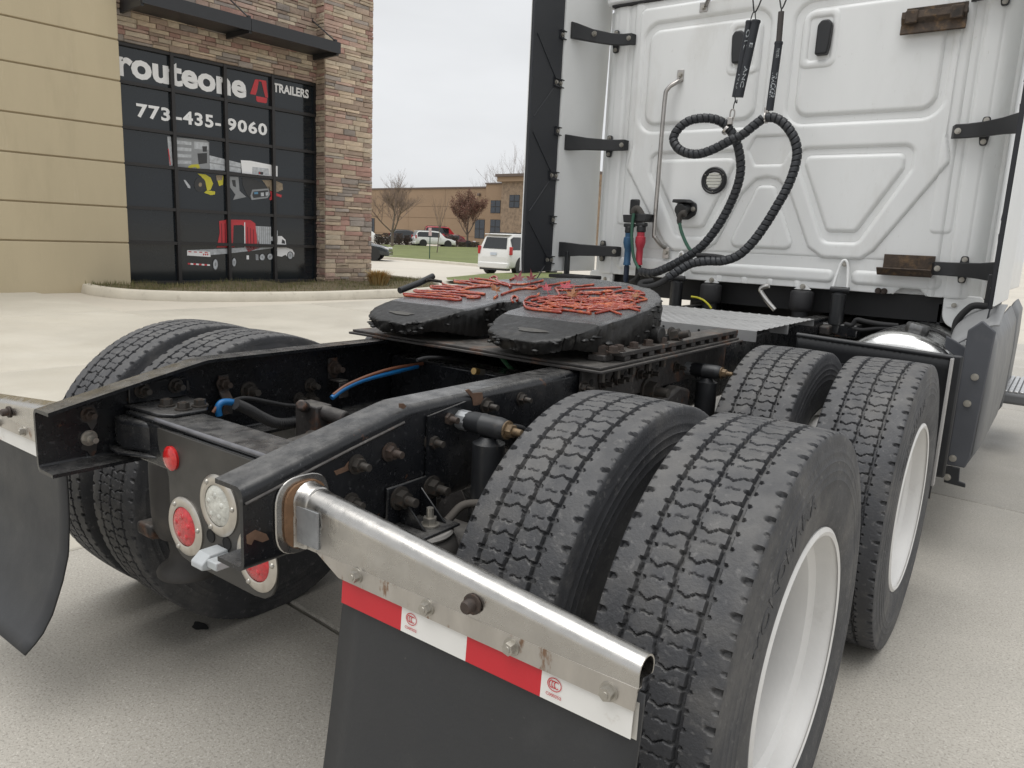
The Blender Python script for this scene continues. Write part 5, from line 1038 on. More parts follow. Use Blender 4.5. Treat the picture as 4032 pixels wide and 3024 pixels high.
H_ -= .005*smoothstep(1.352, 1.346, GZ)*(AX < .93); H_ -= .010*smoothstep(.945, .958, AX); H_ += .008*smoothstep(1.012, 1.022, AX); H_ -= .006*smoothstep(1.075, 1.085, AX)
H_ += .006*inside(rsd(AX, GZ, rect(.90, .99, 1.5, 2.87), .02), .006)
for x in (-.24, -.08, .08, .24): H_ += .008*inside(rsd(GX, GZ, rect(x-.012, x+.012, 1.15, 1.195), .008), .004)
H_ -= 2.6*np.maximum(0, AX-1.09)**2*6
zb = 1.16+.045*(smoothstep(.74, .80, GX)-smoothstep(.88, .94, GX))+.01*(AX > 1.0)
GZ2 = np.maximum(GZ, zb)
q = MB(); q.sheet([[(float(GX[i, j]), YC-float(H_[i, j]), float(GZ2[i, j])) for j in range(430)] for i in range(316)])
back = q.build('back_panel', M_CAB, cab, smooth=60); md = back.modifiers.new('thick', 'SOLIDIFY'); md.thickness = .012; md.offset = -1
# body behind the stamped panel
q = MB(); q.prism(rpoly([(-1.185, 3.93), (1.185, 3.93), (1.2, 6.6), (-1.2, 6.6)], .02), 'z', 1.162, 2.874); q.build('cab_shell', M_CAB, cab, bevel=.01)
MB().box(-1.13, 1.13, 3.84, 3.90, 2.8765, 2.889).build('roof_seal', M_SEAL, cab)
MB().prism(rpoly([(-1.19, 3.845), (1.19, 3.845), (1.2, 6.6), (-1.2, 6.6)], .05), 'z', 2.890, 3.75).build('roof_fairing', M_CAB, cab, bevel=.02)
MB().box(-1.1, 1.1, 3.95, 6.6, 1.02, 1.158).build('cab_floor', M_SEAL, cab)
# rivets: rows of small domes too small to pick out singly
q = MB()
def rivet(x, z, r=.0065, dy=.0):
    i = int(np.clip(round((z-1.16)/(2.875-1.16)*315), 0, 315)); j = int(np.clip(round((x+1.17)/2.34*429), 0, 429)); y = YC-float(H_[i, j]); q.lathe([(r, 0), (r*.85, .0022), (r*.5, .0036), (.0001, .004)], origin=(x, y, z), axis=(0, -1, 0), n=8)
for s in (-1, 1):
    for z in np.arange(1.33, 2.85, .072):
        rivet(s*.982, z)
        if random.random() < .55: rivet(s*1.048, z+.03)
    for z in np.arange(1.98, 2.1, .035): rivet(s*.945, z)
for x in np.arange(-.92, .93, .125): rivet(x, 1.31)
for s in (-1, 1):
    for x in np.arange(.16, .83, .095): rivet(s*x, 2.105, .004); rivet(s*x, 2.715, .004)
    for z in np.arange(2.2, 2.66, .11): rivet(s*.095, z, .004); rivet(s*.86, z, .004)
    for x in np.arange(.22, .75, .09): rivet(s*x, 1.925, .004)
    for t in np.linspace(.1, .9, 6): rivet(s*(.75-.21*t), 1.83-.37*t, .004); rivet(s*(.19+.17*t), 1.85-.39*t, .004)
    for x in (.2, .33, .46, .6, .72):
        for z in (2.22, 2.35, 2.48): rivet(s*x, z, .0035)
tag(q.build('rivets', M_CAB, cab, smooth=60), kind='stuff')
# scuffs and runs on the panel
def scuff(pts, f=Z3, y=YC-.026):
    P = [at(*f(*p), Y=y) for p in pts]; s_ = MB(); s_.add(P, [tuple(range(len(P)))]); s_.build('scuff_mark', M_GRIME, cab)
def hp_y(x, z):
    i = int(np.clip(round((z-1.16)/(2.875-1.16)*315), 0, 315)); j = int(np.clip(round((x+1.17)/2.34*429), 0, 429)); return YC-float(H_[i, j])-.0012
def streak(p0, p1, w, f=Z3, n=10):
    a, c = at(*f(*p0), Y=YC-.01), at(*f(*p1), Y=YC-.01); d = (c-a).normalized(); u = Vector((-d.z, 0, d.x)); s_ = MB(); rows = [[], []]
    for t in np.linspace(0, 1, n):
        p = a.lerp(c, t); ww = w*(.35+.65*math.sin(math.pi*t))*random.uniform(.5, 1)
        for k, sg in ((0, -1), (1, 1)): e_ = p+u*ww*sg; rows[k].append((e_.x, hp_y(e_.x, e_.z), e_.z))
    s_.sheet(rows); s_.build('scuff_mark', M_GRIME, cab)
for p0, p1, w in (((1275, 812), (1350, 802), .004), ((1350, 802), (1460, 795), .003), ((1300, 825), (1400, 822), .0015), ((920, 950), (900, 1030), .003), ((1225, 1185), (1400, 1160), .008), ((1240, 1165), (1300, 1150), .004), ((1380, 830), (1420, 825), .002), ((940, 1130), (1050, 1125), .002), ((960, 1160), (1040, 1150), .002), ((1540, 1110), (1600, 1108), .002)): streak(p0, p1, w)
# latches
for s in (-1, 1):
    q = MB(); q.prism(rpoly([(s*.205, 2.445), (s*.205, 2.60), (s*.225, 2.625), (s*.265, 2.625), (s*.283, 2.60), (s*.278, 2.50), (s*.270, 2.445)], .012), 'y', 3.800, 3.868); q.build('access_latch', M_BLK, cab, bevel=.008)
# round vent
vr = empty('side_vent', (-.325, 3.842, 1.775), 0, cab)
q = MB(); q.lathe([(.050, 0), (.082, 0), (.082, .008), (.074, .015), (.067, .010), (.060, .013), (.053, .010), (.050, .004)], axis=(0, -1, 0), n=40, close=True); q.build('ring', M_BLK, vr, smooth=35)
for k in range(5):
    z = -.036+k*.018; w_ = math.sqrt(.049**2-z*z)
    MB().box(-w_, w_, -.012, -.001, z-.006, z+.006).build('louvre', pm('vent_cream', (.60, .60, .54), .5), vr, bevel=.002)
MB().cyl((0, .004, 0), (0, .0005, 0), .05, n=32).build('vent_screen', pm('vent_back', (.20, .20, .185), .6), vr)
for a in (.5, 2.6, 4.7): q = MB(); q.lathe([(.004, .012), (.003, .015), (.0001, .016)], origin=(.067*math.cos(a), 0, .067*math.sin(a)), axis=(0, -1, 0), n=8); q.build('screw', M_BOLTZ, vr)
# grab handles
M_CHR = pm('handle_steel', (.42, .40, .38), .30, metal=1, var=.2, vscale=12, spots=((.16, .13, .10), 14, .6, .12, .5))
gh = [(-.60, 3.835, 2.385), (-.612, 3.80, 2.365), (-.655, 3.775, 2.325), (-.668, 3.77, 2.25), (-.670, 3.77, 1.85), (-.670, 3.77, 1.46), (-.66, 3.775, 1.415), (-.63, 3.80, 1.37), (-.617, 3.835, 1.355)]
q = MB(); q.tube(spline(gh, 5), .0135, 12); g_ = q.build('grab_handle', M_CHR, cab, smooth=60)
for z in (2.41, 1.32): MB().box(-.628, -.584, 3.832, 3.838, z-.035, z+.035).build('end_plate', M_CHR, g_, bevel=.002); bolt(g_, (-.606, 3.832, z+.004), (0, -1, 0), .8, M_BOLTZ, head=True)
q = MB(); q.tube(spline([(-.475, 3.83, 2.80), (-.44, 3.80, 2.828), (-.40, 3.79, 2.836), (.2, 3.79, 2.836), (.30, 3.83, 2.80)], 5), .0125, 10); g_ = q.build('grab_handle', M_CHR, cab, smooth=60); MB().box(-.515, -.465, 3.832, 3.838, 2.765, 2.82).build('end_plate', M_CHR, g_, bevel=.002); bolt(g_, (-.49, 3.832, 2.79), (0, -1, 0), .8, M_BOLTZ, head=True)
# rusty storage brackets
M_RBR = pm('rusty_bracket', (.060, .042, .030), .75, var=.5, vscale=20, spots=((.16, .10, .05), 22, .52, .15, .8), spots2=((.02, .018, .016), 14, .55, .1, .8), bump=.002, bscale=90)
rb = empty('storage_bracket', (0, 0, 0), 0, cab)
MB().box(.695, .945, 3.832, 3.840, 1.285, 1.375).build('back_plate', M_RBR, rb, bevel=.002); q = MB(); q.prism([(3.832, 1.285), (3.78, 1.275), (3.745, 1.305), (3.74, 1.300), (3.778, 1.262), (3.832, 1.275)], 'x', .68, .945); q.build('hook_lip', M_RBR, rb, bevel=.002)
rb = empty('storage_bracket', (0, 0, 0), 0, cab)
MB().box(.645, .925, 3.828, 3.836, 2.575, 2.632).build('back_plate', M_RBR, rb, bevel=.002); q = MB(); q.prism([(3.828, 2.59), (3.785, 2.605), (3.78, 2.57), (3.80, 2.545), (3.79, 2.50), (3.80, 2.495), (3.815, 2.545), (3.80, 2.575), (3.80, 2.585), (3.828, 2.575)], 'x', .632, .93); q.build('folded_plate', M_RBR, rb, bevel=.002)
for x in (.68, .885): MB().box(x-.03, x+.03, 3.776, 3.800, 2.545, 2.61).build('knuckle', M_RBR, rb, bevel=.006)
# side extenders
M_EXT = pm('extender_white', (.76, .77, .765), .45, var=.04, vscale=2); M_TRM = pm('extender_black', (.016, .018, .023), .5, var=.15, vscale=4, spots=((.06, .06, .065), 12, .64, .1, .4))
for s in (-1, 1):
    ex = empty('side_extender', (0, 0, 0), 0, truck); X = s*1.272
    q = MB(); q.prism(rpoly([(4.050, 1.165), (3.50, 1.165), (3.505, 3.7), (4.110, 3.7), (4.040, 2.05)], .01), 'x', X-.012, X+.012); q.build('panel', M_EXT, ex, bevel=.006)
    q = MB(); q.prism([(3.498, 1.168), (3.18, 1.155), (3.165, 1.3), (3.155, 3.7), (3.498, 3.7)], 'x', X-.010, X+.010); tr_ = q.build('trim_panel', M_TRM, ex, bevel=.004)
    MB().box(X-s*.012-.008, X-s*.012+.008, 3.485, 3.512, 1.17, 3.7).build('edge_seal', M_EXT, ex)
    MB().box(min(X+s*.0105, X+s*.016), max(X+s*.0105, X+s*.016), 3.163, 3.49, 1.17, 3.7).build('outer_skin', M_EXT, ex)
    for z in (1.24, 1.50, 1.78, 2.06, 2.35, 2.64, 2.95):
        dbl = z in (1.24, 2.35, 1.78); x0, x1 = sorted((X-s*.011, X-s*.026)); y0 = 3.40 if dbl else 3.44
        c_ = MB(); c_.box(x0, x1, y0, 3.50, z-.026, z-.020); c_.box(x0, x1, y0, 3.50, z+.020, z+.026); c_.box(min(X-s*.0105, X-s*.015), max(X-s*.0105, X-s*.015), y0, 3.50, z-.0195, z+.0195); cc = c_.build('clip', M_TRM, ex)
        for y in ((3.42, 3.47) if dbl else (3.465,)): bolt(cc, (X-s*.0155, y, z), (-s, 0, 0), .62, M_BOLTZ, head=True)
        if dbl:
            for dz in (-.24, .24): q = MB(); q.tube([(X-s*.011, 3.42, z+.1*dz), (X-s*.011, 3.20, z+dz)], .004, 5); q.build('stiffener', M_TRM, ex)
    for z, up in ((1.312, True), (2.003, False), (2.66, True)):
        b_ = MB(); path = [(s*1.258, 3.56), (s*1.245, 3.60), (s*1.17, 3.68), (s*1.08, 3.765), (s*1.01, 3.80), (s*.955, 3.805), (s*.945, 3.835)]; hh_ = [.062, .062, .05, .046, .045, .045, .040]; zoff = [.03, .03, .012, .0, -.004, -.004, -.004] if z > 2.5 else [0]*7
        rows = []
        for k, (x, y) in enumerate(path):
            a, c_ = np.array(path[max(k-1, 0)]), np.array(path[min(k+1, 6)]); t = (c_-a)/np.linalg.norm(c_-a); n_ = np.array([t[1], -t[0]])*(1 if s < 0 else -1); th = .012
            n_ = n_ if n_[1] < 0 else -n_; zz = z+zoff[k]; h2 = hh_[k]*.78
            rows.append([(x+n_[0]*th, y+n_[1]*th, zz-h2), (x+n_[0]*th, y+n_[1]*th, zz+h2), (x-n_[0]*th, y-n_[1]*th, zz+h2), (x-n_[0]*th, y-n_[1]*th, zz-h2)])
        b_.sheet(rows, cyc=True); b_.add(rows[0], [(0, 1, 2, 3)]); b_.add(rows[-1], [(0, 1, 2, 3)])
        fb2 = b_.build('fairing_strut', M_BLK, ex, bevel=.004)
        for sg in (-1, 1):
            zz = z+sg*.048; lug = MB(); lug.prism(rpoly([(s*1.08-.026, z+sg*.0), (s*1.08-.016, z+sg*.070), (s*1.08+.016, z+sg*.070), (s*1.08+.026, z+sg*.0)], .012), 'y', 3.828, 3.846); lg = lug.build('lug', M_BLK, fb2, bevel=.003); bolt(lg, (s*1.08, 3.828, z+sg*.052), (0, -1, 0), .62, M_BOLTZ, head=True)
        bolt(fb2, (s*.965, 3.792, z), (0, -1, 0), .7, M_BOLTZ, head=True)
        if z > 2.5: bolt(fb2, (s*1.15, 3.672, z+.02), (0, -1, 0), .8, M_BOLTZ, head=True)
    # lower bracket and cowl under the extender
    MB().box(s*1.225-.012, s*1.225+.012, 3.60, 3.64, 1.12, 1.30).build('drop_bracket', M_BLK, ex, bevel=.004)
MB().box(-1.26, -.97, 3.45, 3.66, 1.125, 1.15).build('rubber_boot', M_BLKM, cab, bevel=.008)
# white lower corners
for s in (-1, 1):
    q = MB(); q.prism(rpoly([(s*1.005, 1.178), (s*1.01, 1.06), (s*1.03, 1.02), (s*1.09, .99), (s*1.19, 1.02), (s*1.19, 1.178)], .03), 'y', 3.868, 3.90); co_ = q.build('corner_panel', M_CAB, cab, bevel=.006); MB().prism(rpoly([(s*1.02, 1.135), (s*1.02, 1.112), (s*1.075, 1.112), (s*1.075, 1.135)], .01), 'y', 3.862, 3.8675).build('corner_tab', M_CAB, co_); bolt(co_, (s*1.06, 3.862, 1.123), (0, -1, 0), .6, M_BOLTZ, head=True)
for x in (.685, .715): bolt(cab, (x, 3.853, 1.172), (0, -1, 0), .8, M_BOLTR, head=True)
# tie-down loops, cab air bags, cab shocks
for s in (-1, 1):
    q = MB(); q.tube(spline([(s*.455, 3.80, 1.165), (s*.47, 3.825, 1.28), (s*.485, 3.83, 1.325), (s*.505, 3.83, 1.325), (s*.52, 3.825, 1.28), (s*.535, 3.80, 1.165)], 6), .008, 8); lp_ = q.build('shock_loop', M_CAB, cab, smooth=60); bolt(lp_, (s*.495, 3.845, 1.312), (0, -1, 0), .8, M_BOLTZ, head=True)
    sh = empty('cab_shock', (s*.495, 3.80, 0), 0, truck)
    q = MB(); q.cyl((-.05, 0, 1.165), (.05, 0, 1.165), .017, n=14); q.build('upper_eye', M_SHK, sh); MB().lathe([(.018, 1.15), (.040, 1.14), (.040, .97), (.034, .965), (.030, .92), (.0001, .92)], n=24).build('body', M_SHK, sh, smooth=40); MB().cyl((-.06, 0, .935), (.06, 0, .935), .013, n=12).build('lower_pin', M_BOLT, sh)
    ab = empty('cab_air_bag', (s*.28, 3.84, 0), 0, truck)
    MB().lathe([(.02, 1.145), (.060, 1.14), (.066, 1.13), (.066, 1.05), (.060, 1.03), (.045, 1.02), (.045, .98), (.0001, .98)], n=28).build('bellows', pm('airbag_rubber', (.022, .022, .024), .6, var=.2, vscale=20), ab, smooth=40)
    q = MB(); q.prism(rpoly([(s*.28-.05, 1.150), (s*.28-.012, 1.178), (s*.28+.012, 1.178), (s*.28+.05, 1.150)], .006), 'y', 3.838, 3.846); tb = q.build('mount_tab', M_CAB, cab); bolt(tb, (s*.28, 3.838, 1.166), (0, -1, 0), .75, M_BOLTZ, head=True)
MB().box(-.62, .62, 3.78, 3.92, .90, .975).build('cab_crossmember', M_FRM, truck, bevel=.01)
MB().box(-.75, .75, 4.6, 6.4, .55, 1.05).build('gearbox_light_block', M_SEAL, truck, bevel=.03)  # dark mass for engine and gearbox, placed so no light passes under the cab
MB().box(-1.15, 1.15, 5.6, 5.65, .3, 1.16).build('underbody_light_block', M_SEAL, truck)  # added dark sheet, no real part: stops light passing through the underbody
for s in (-1, 1): MB().prism([(3.7, .96), (4.2, 1.0), (4.3, .93), (3.7, .91)], 'x', s*.46-.03, s*.46+.03).build('cab_mount', M_FRMR, truck, bevel=.01)
q = MB(); q.tube(spline([at(*Z4B(*p), Y=3.72) for p in ((1545, 1045), (1490, 1058), (1462, 1085), (1480, 1130), (1540, 1210), (1600, 1278))], 5), .0145, 12); q.build('bent_tube', pm('tube_steel', (.55, .54, .52), .28, metal=1, var=.1), truck, smooth=60)
hose('air_line', A(Z4B, [(790, 1150), (850, 1160), (910, 1185), (960, 1230), (985, 1265)], Y=3.55), .006, M_YEL)
hose('air_line', A(Z5B, [(700, 590), (760, 600), (800, 555), (880, 570), (1000, 590), (1150, 605)], Y=3.6), .012, M_BLKM); hose('air_line', A(Z5B, [(760, 625), (850, 640), (980, 628), (1150, 625)], Y=3.6), .010, M_BLKM)
# fuel tank
tk = empty('fuel_tank', (.938, .185, .718), 0, truck)
M_TANK = pm('polished_tank', (.62, .62, .61), .22, metal=1, var=.08, vscale=6, spots=((.42, .40, .37), 7, .58, .2, .5), rvar=.1)
MB().lathe([(.0001, 2.925), (.12, 2.93), (.22, 2.945), (.275, 2.965), (.296, 3.0), (.303, 3.02), (.300, 3.03), (.300, 5.2), (.0001, 5.2)], axis=(0, 1, 0), n=72).build('tank_shell', M_TANK, tk, smooth=40)
q = MB(); n_ = 44; R_ = []
for h, rr in ((0, .048), (.012, .050), (.034, .050), (.042, .046)): R_.append([(rr*(1+.05*(k % 4 < 2))*math.cos(2*math.pi*k/n_), rr*(1+.05*(k % 4 < 2))*math.sin(2*math.pi*k/n_), h) for k in range(n_)])
q.sheet(R_, cyc=True); q.add(R_[-1], [tuple(range(n_))]); cp = q.build('filler_cap', pm('cap_metal', (.20, .20, .20), .35, metal=.9, var=.2, vscale=30), tk, smooth=30); cp.location = (.045, 3.10, .294); cp.rotation_euler = (0, .18, 0)
q = MB(); q.lathe([(.302, 3.35), (.307, 3.355), (.307, 3.42), (.302, 3.425)], axis=(0, 1, 0), n=60, caps=False); q.build('tank_strap', M_SEAL, tk, smooth=40)
# quarter fender behind the tank
fd = empty('quarter_fender', (0, 0, 0), 0, truck)
q = MB(); q.tube([(.60, 2.69, 1.004), (.9, 2.69, .992), (1.212, 2.69, .980)], .011, 10); q.build('top_bar', M_BLK, fd, smooth=60)
q = MB(); R_ = []
for z, y in ((1.0, 2.69), (.95, 2.70), (.9, 2.715), (.8, 2.735), (.65, 2.745), (.5, 2.74), (.4, 2.72)): R_.append([(x, y+.0015*math.sin(x*260), z-.02*(x-.6)/.6) for x in np.linspace(.60, 1.205, 60)])
q.sheet(R_); o = q.build('flap_sheet', M_BLK, fd, smooth=60); md = o.modifiers.new('thick', 'SOLIDIFY'); md.thickness = .006
q = MB(); q.box(1.206, 1.216, 2.66, 2.70, .45, .978); q.build('edge_strip', pm('edge_grey', (.35, .34, .33), .5), fd, bevel=.002)
MB().box(1.06, 1.232, 2.86, 2.88, .44, .972).build('tank_guard', M_BLK, fd, bevel=.01)
for z in (.90, .84, .78): MB().box(.64, .86, 2.675, 2.69, z-.003, z+.003).build('flap_rib', M_BLK, fd)
# right-hand chassis fairing
M_GREY = pm('fairing_grey', (.15, .153, .157), .5, var=.06, vscale=4, spots=((.20, .20, .21), 5, .55, .25, .5), rvar=.06); M_LGREY = pm('fairing_light', (.27, .274, .278), .45, var=.05)
M_DGREY = pm('fairing_edge', (.066, .070, .080), .55, var=.12, vscale=5, spots=((.10, .10, .11), 9, .58, .2, .5))
for s in (1,):
    sk = empty('chassis_fairing', (0, 0, 0), 0, truck)
    re = MB(); re.prism([(1.213, .455), (1.214, 1.065), (1.262, 1.112), (1.318, 1.068), (1.300, .50), (1.286, .455)], 'y', 3.055, 3.075); rp = re.build('rear_panel', M_DGREY, sk, bevel=.006)
    MB().prism([(1.214, .45), (1.214, .372), (1.30, .366), (1.298, .385), (1.272, .39), (1.268, .45)], 'y', 3.058, 3.072).build('foot', M_BLK, sk, bevel=.003)
    for x, z in ((1.268, .865), (1.256, .745), (1.235, .49), (1.225, .40)): bolt(rp, (x, 3.055, z), (0, -1, 0), .72, M_BOLTZ, head=True)
    sd = MB(); R_ = []
    for y, x in ((3.076, 1.312), (3.3, 1.318), (4.2, 1.315), (5.1, 1.29)):
        R_.append([(x-.03, y, .45), (x, y, .52), (x+.004, y, .80), (x-.002, y, 1.00), (x-.04, y, 1.085)])
    sd.sheet(R_); o = sd.build('side_panel', M_GREY, sk, smooth=50); md = o.modifiers.new('thick', 'SOLIDIFY'); md.thickness = .012
    sd = MB(); R_ = []
    for y, x in ((5.12, 1.29), (6.0, 1.26), (6.6, 1.25)): R_.append([(x-.03, y, .36), (x, y, .42), (x+.004, y, .80), (x-.002, y, 1.0), (x-.04, y, 1.07)])
    sd.sheet(R_); o = sd.build('side_panel', M_GREY, sk, smooth=50); md = o.modifiers.new('thick', 'SOLIDIFY'); md.thickness = .012
    # cowl: curved silver piece joining the extender to the fairing
    cw = MB(); A_ = [(1.105, 1.03), (1.118, 1.07), (1.15, 1.108), (1.20, 1.14), (1.27, 1.158), (1.312, 1.16)]; B_ = [(1.135, .97), (1.155, .985), (1.19, 1.01), (1.235, 1.05), (1.285, 1.085), (1.318, 1.09)]
    for t in np.linspace(0, 1, 7): R_.append([(a[0]+(c[0]-a[0])*t, 3.62-.42*t, a[1]+(c[1]-a[1])*t+.018*math.sin(math.pi*t)) for a, c in zip(spline([(x, z, 0) for x, z in A_], 3), spline([(x, z, 0) for x, z in B_], 3))])
    R_ = R_[-7:]
    cw.sheet(R_); o = cw.build('cowl', M_LGREY, sk, smooth=70); md = o.modifiers.new('thick', 'SOLIDIFY'); md.thickness = .008
    MB().prism([(1.12, .965), (1.12, 1.02), (1.16, 1.0), (1.21, .97), (1.21, .90)], 'y', 3.19, 3.21).build('cowl_shroud', M_DGREY, sk, bevel=.004)
    q = MB(); q.tube(spline([at(*Z5B(*p), Y=3.5) for p in ((1965, 455), (1800, 435), (1720, 480), (1650, 560), (1630, 640), (1640, 740))], 5), .016, 8); q.build('rubber_seal', M_BLKM, sk, smooth=60)
    MB().prism([(3.95, .93), (4.35, .96), (4.35, 1.13), (4.2, 1.15), (3.95, 1.12)], 'x', .98, .995).build('inner_plate', M_FRM, sk)
    st_ = empty('step', (0, 0, 0), 0, truck); MB().box(1.20, 1.43, 5.55, 6.5, .37, .45).build('step_base', M_GREY, st_, bevel=.02)
    for k in range(6): MB().box(1.225+k*.033, 1.25+k*.033, 5.58, 6.47, .4505, .462).build('tread_bar', M_ALU, st_, bevel=.002)
MB().box(.70, .76, 3.05, 3.55, .85, .93).build('tank_bracket', M_FRMR, truck); MB().box(1.12, 1.2, 3.1, 3.15, .4, .9).build('fairing_stay', M_BOLTR, truck)

# ============================================================ air lines and electrical cable
M_SPW = pm('spiral_wrap', (.020, .022, .026), .48, var=.2, vscale=12, spots=((.06, .06, .06), 25, .62, .1, .4)); M_SLV = pm('sleeve_foam', (.018, .021, .027), .62, var=.12)
def wrapped(name, pts, r=.0255, pitch=.031, parent=truck):
    """hose in a spiral wrap: a helical band with a narrow gap between turns"""
    P = spline(pts, 10); P = [Vector(p) for p in P]; L = [0]
    for a, c in zip(P, P[1:]): L.append(L[-1]+(c-a).length)
    m = int(L[-1]/.0032); S = np.linspace(0, L[-1], m); PP = np.array([[np.interp(s, L, [p[k] for p in P]) for s in S] for k in range(3)]).T; n = 18; u = None; V, F = [], []
    for i in range(m):
        d = Vector(PP[min(i+1, m-1)]-PP[max(i-1, 0)]).normalized()
        if u is None: _, u, w = _basis(d)
        u = (u-d*u.dot(d)).normalized(); w = d.cross(u); base_ = Vector(PP[i])
        for k in range(n):
            ph = (S[i]/pitch-k/n) % 1; rr = r*(1.0+.05*ph) if ph < .84 else r*.82; e = u*math.cos(2*math.pi*k/n)+w*math.sin(2*math.pi*k/n); V.append(base_+e*rr)
    F = [(i*n+k, i*n+(k+1) % n, (i+1)*n+(k+1) % n, (i+1)*n+k) for i in range(m-1) for k in range(n)]
    q = MB(); q.add(V, F); return q.build(name, M_SPW, parent, smooth=45)
h1 = [((650, 1478), 3.60), ((720, 1486), 3.58), ((800, 1455), 3.57), ((900, 1402), 3.57), ((985, 1342), 3.58), ((1065, 1245), 3.60), ((1132, 1130), 3.62), ((1183, 1005), 3.63), ((1198, 900), 3.63), ((1178, 780), 3.63), ((1130, 695), 3.62), ((1075, 655), 3.60), ((1000, 643), 3.57), ((920, 657), 3.55), ((860, 700), 3.53), ((832, 755), 3.52), ((855, 805), 3.51), ((905, 833), 3.51), ((970, 838), 3.51), ((1050, 812), 3.52), ((1140, 765), 3.53), ((1200, 738), 3.54), ((1262, 690), 3.56), ((1320, 645), 3.58)]
h2 = [((1340, 640), 3.58), ((1385, 642), 3.58), ((1440, 678), 3.58), ((1488, 750), 3.58), ((1505, 830), 3.58), ((1490, 920), 3.57), ((1452, 1020), 3.56), ((1402, 1110), 3.55), ((1335, 1220), 3.54), ((1262, 1320), 3.52), ((1185, 1390), 3.50), ((1100, 1420), 3.49), ((1010, 1422), 3.48), ((930, 1435), 3.47), ((865, 1470), 3.45), ((800, 1512), 3.43)]
wrapped('wrapped_hose', [at(*Z3(*p), Y=y) for p, y in h1]); wrapped('wrapped_hose', [at(*Z3(*p), Y=y) for p, y in h2])
hose('bare_hose', [at(*Z3(*p), Y=y) for p, y in (((810, 1505), 3.43), (760, 1540) and ((760, 1542), 3.42), ((700, 1562), 3.42), ((655, 1562), 3.45), ((660, 1540), 3.5), ((720, 1530), 3.55))], .020, M_BLKM, n=10)
hose('bare_hose', [at(*Z3(*p), Y=y) for p, y in (((680, 1480), 3.59), ((650, 1490), 3.60), ((625, 1520), 3.62), ((600, 1535), 3.65))], .014, M_BLKM)
hose('bare_hose', [at(*Z3(*p), Y=3.5) for p in ((960, 1390), (1020, 1392), (1090, 1400), (1130, 1415))], .014, M_BLKM)
# tender springs in sleeves with their straps
def sleeve(p0, p1, r, y): a, c = at(*Z3B(*p0), Y=y), at(*Z3B(*p1), Y=y); q = MB(); q.cyl(a, c, r, n=20); d = (c-a).normalized(); q.lathe([(r*1.04, 0), (r*1.12, .008), (r*1.04, .016)], origin=a, axis=d, n=20); return q.build('spring_sleeve', M_SLV, truck, smooth=40), a, c
s1 = sleeve((955, 195), (820, 905), .0205, 3.60); s2 = sleeve((1015, 188), (855, 905), .0225, 3.57); s3 = sleeve((1225, 390), (1138, 1030), .0205, 3.585)
a, c = at(*Z3B(1247, 110), Y=3.585), at(*Z3B(1224, 395), Y=3.585); MB().cyl(a, c, .0155, n=16).build('spring_core', pm('spring_brown', (.055, .048, .045), .6), truck)
def strap(pts, y, r=.004, nm='hanger_wire', m=M_BLK): hose(nm, [at(*Z3B(*p), Y=y) for p in pts], r, m, per=4, n=6)
strap([(978, -60), (985, 20), (992, 100), (1005, 112), (1035, 60), (1075, -40)], 3.59); strap([(992, 105), (975, 140), (962, 185)], 3.59, .003); strap([(1004, 115), (1005, 150), (1008, 180)], 3.58, .003); strap([(1228, -40), (1240, 40), (1246, 75), (1258, 75), (1280, 30), (1310, -50)], 3.585); strap([(1250, 78), (1247, 110)], 3.585, .004)
strap([(815, 905), (822, 950), (832, 960), (835, 930)], 3.6, .003); strap([(820, 930), (805, 980), (797, 1028), (803, 990)], 3.6, .003)
def ring(pts, y, r, m): q = MB(); q.tube(spline([at(*Z3B(*p), Y=y) for p in pts], 5, closed=True), r, 8, closed=True); q.build('snap_hook', m, truck, smooth=60)
ring([(775, 1040), (795, 1020), (812, 1040), (805, 1090), (785, 1125), (768, 1115)], 3.6, .0042, M_CHR)
p = at(*Z3B(772, 1130), Y=3.6); MB().box(p.x-.014, p.x+.014, p.y-.012, p.y+.012, p.z-.02, p.z+.02).build('hose_clamp', M_CHR, truck, bevel=.003)
a, c = at(*Z3B(700, 1215), Y=3.615), at(*Z3B(748, 1165), Y=3.615); MB().cyl(at(*Z3(1117, 703), Y=3.618), at(*Z3(1127, 712), Y=3.618), .031, n=24).build('hose_clamp', M_CHR, truck)
MB().cyl(at(*Z3(1333, 641), Y=3.58), at(*Z3(1340, 640), Y=3.58), .032, n=24).build('hose_clamp', M_CHR, truck); p = at(*Z3B(1110, 1045), Y=3.585); MB().box(p.x-.012, p.x+.012, p.y-.01, p.y+.01, p.z-.02, p.z+.025).build('hose_clamp', M_CHR, truck, bevel=.003)
M_SLT = pm('sleeve_print', (.42, .45, .47), .6, var=.3, vscale=80, spots=((.03, .03, .03), 160, .5, .05, .8))
def sleeve_text(body, f0, f1, a, c, r, hgt, shear=0.0):
    """lettering down the sleeve, facing the rear right"""
    me = text_mesh(body, bold=.02, shear=shear); ln = (c-a).length; d = (c-a).normalized(); V = np.array([v.co[:] for v in me.vertices]); lo, hi = V.min(0), V.max(0); view = Vector((.45, -1, 0)); view = (view-d*view.dot(d)).normalized(); sd_ = d.cross(view)
    co = []
    for x, y, z in V:
        u = f0+(f1-f0)*(x-lo[0])/(hi[0]-lo[0]); w_ = ((y-lo[1])/(hi[1]-lo[1])-.5)*hgt; th = w_/r; p_ = a+d*(ln*u)+(view*math.cos(th)+sd_*(-math.sin(th) if True else 0))*(r+.0012); co.append(p_[:])
    me.vertices.foreach_set('co', np.array(co).ravel()); me.update(); me.materials.append(M_SLT); link('sleeve_lettering', me, truck)
sleeve_text('TRACKER', .45, .82, s3[1], s3[2], .0205, .028, .3); sleeve_text('PHILLIPS', .11, .24, s3[1], s3[2], .0205, .014)
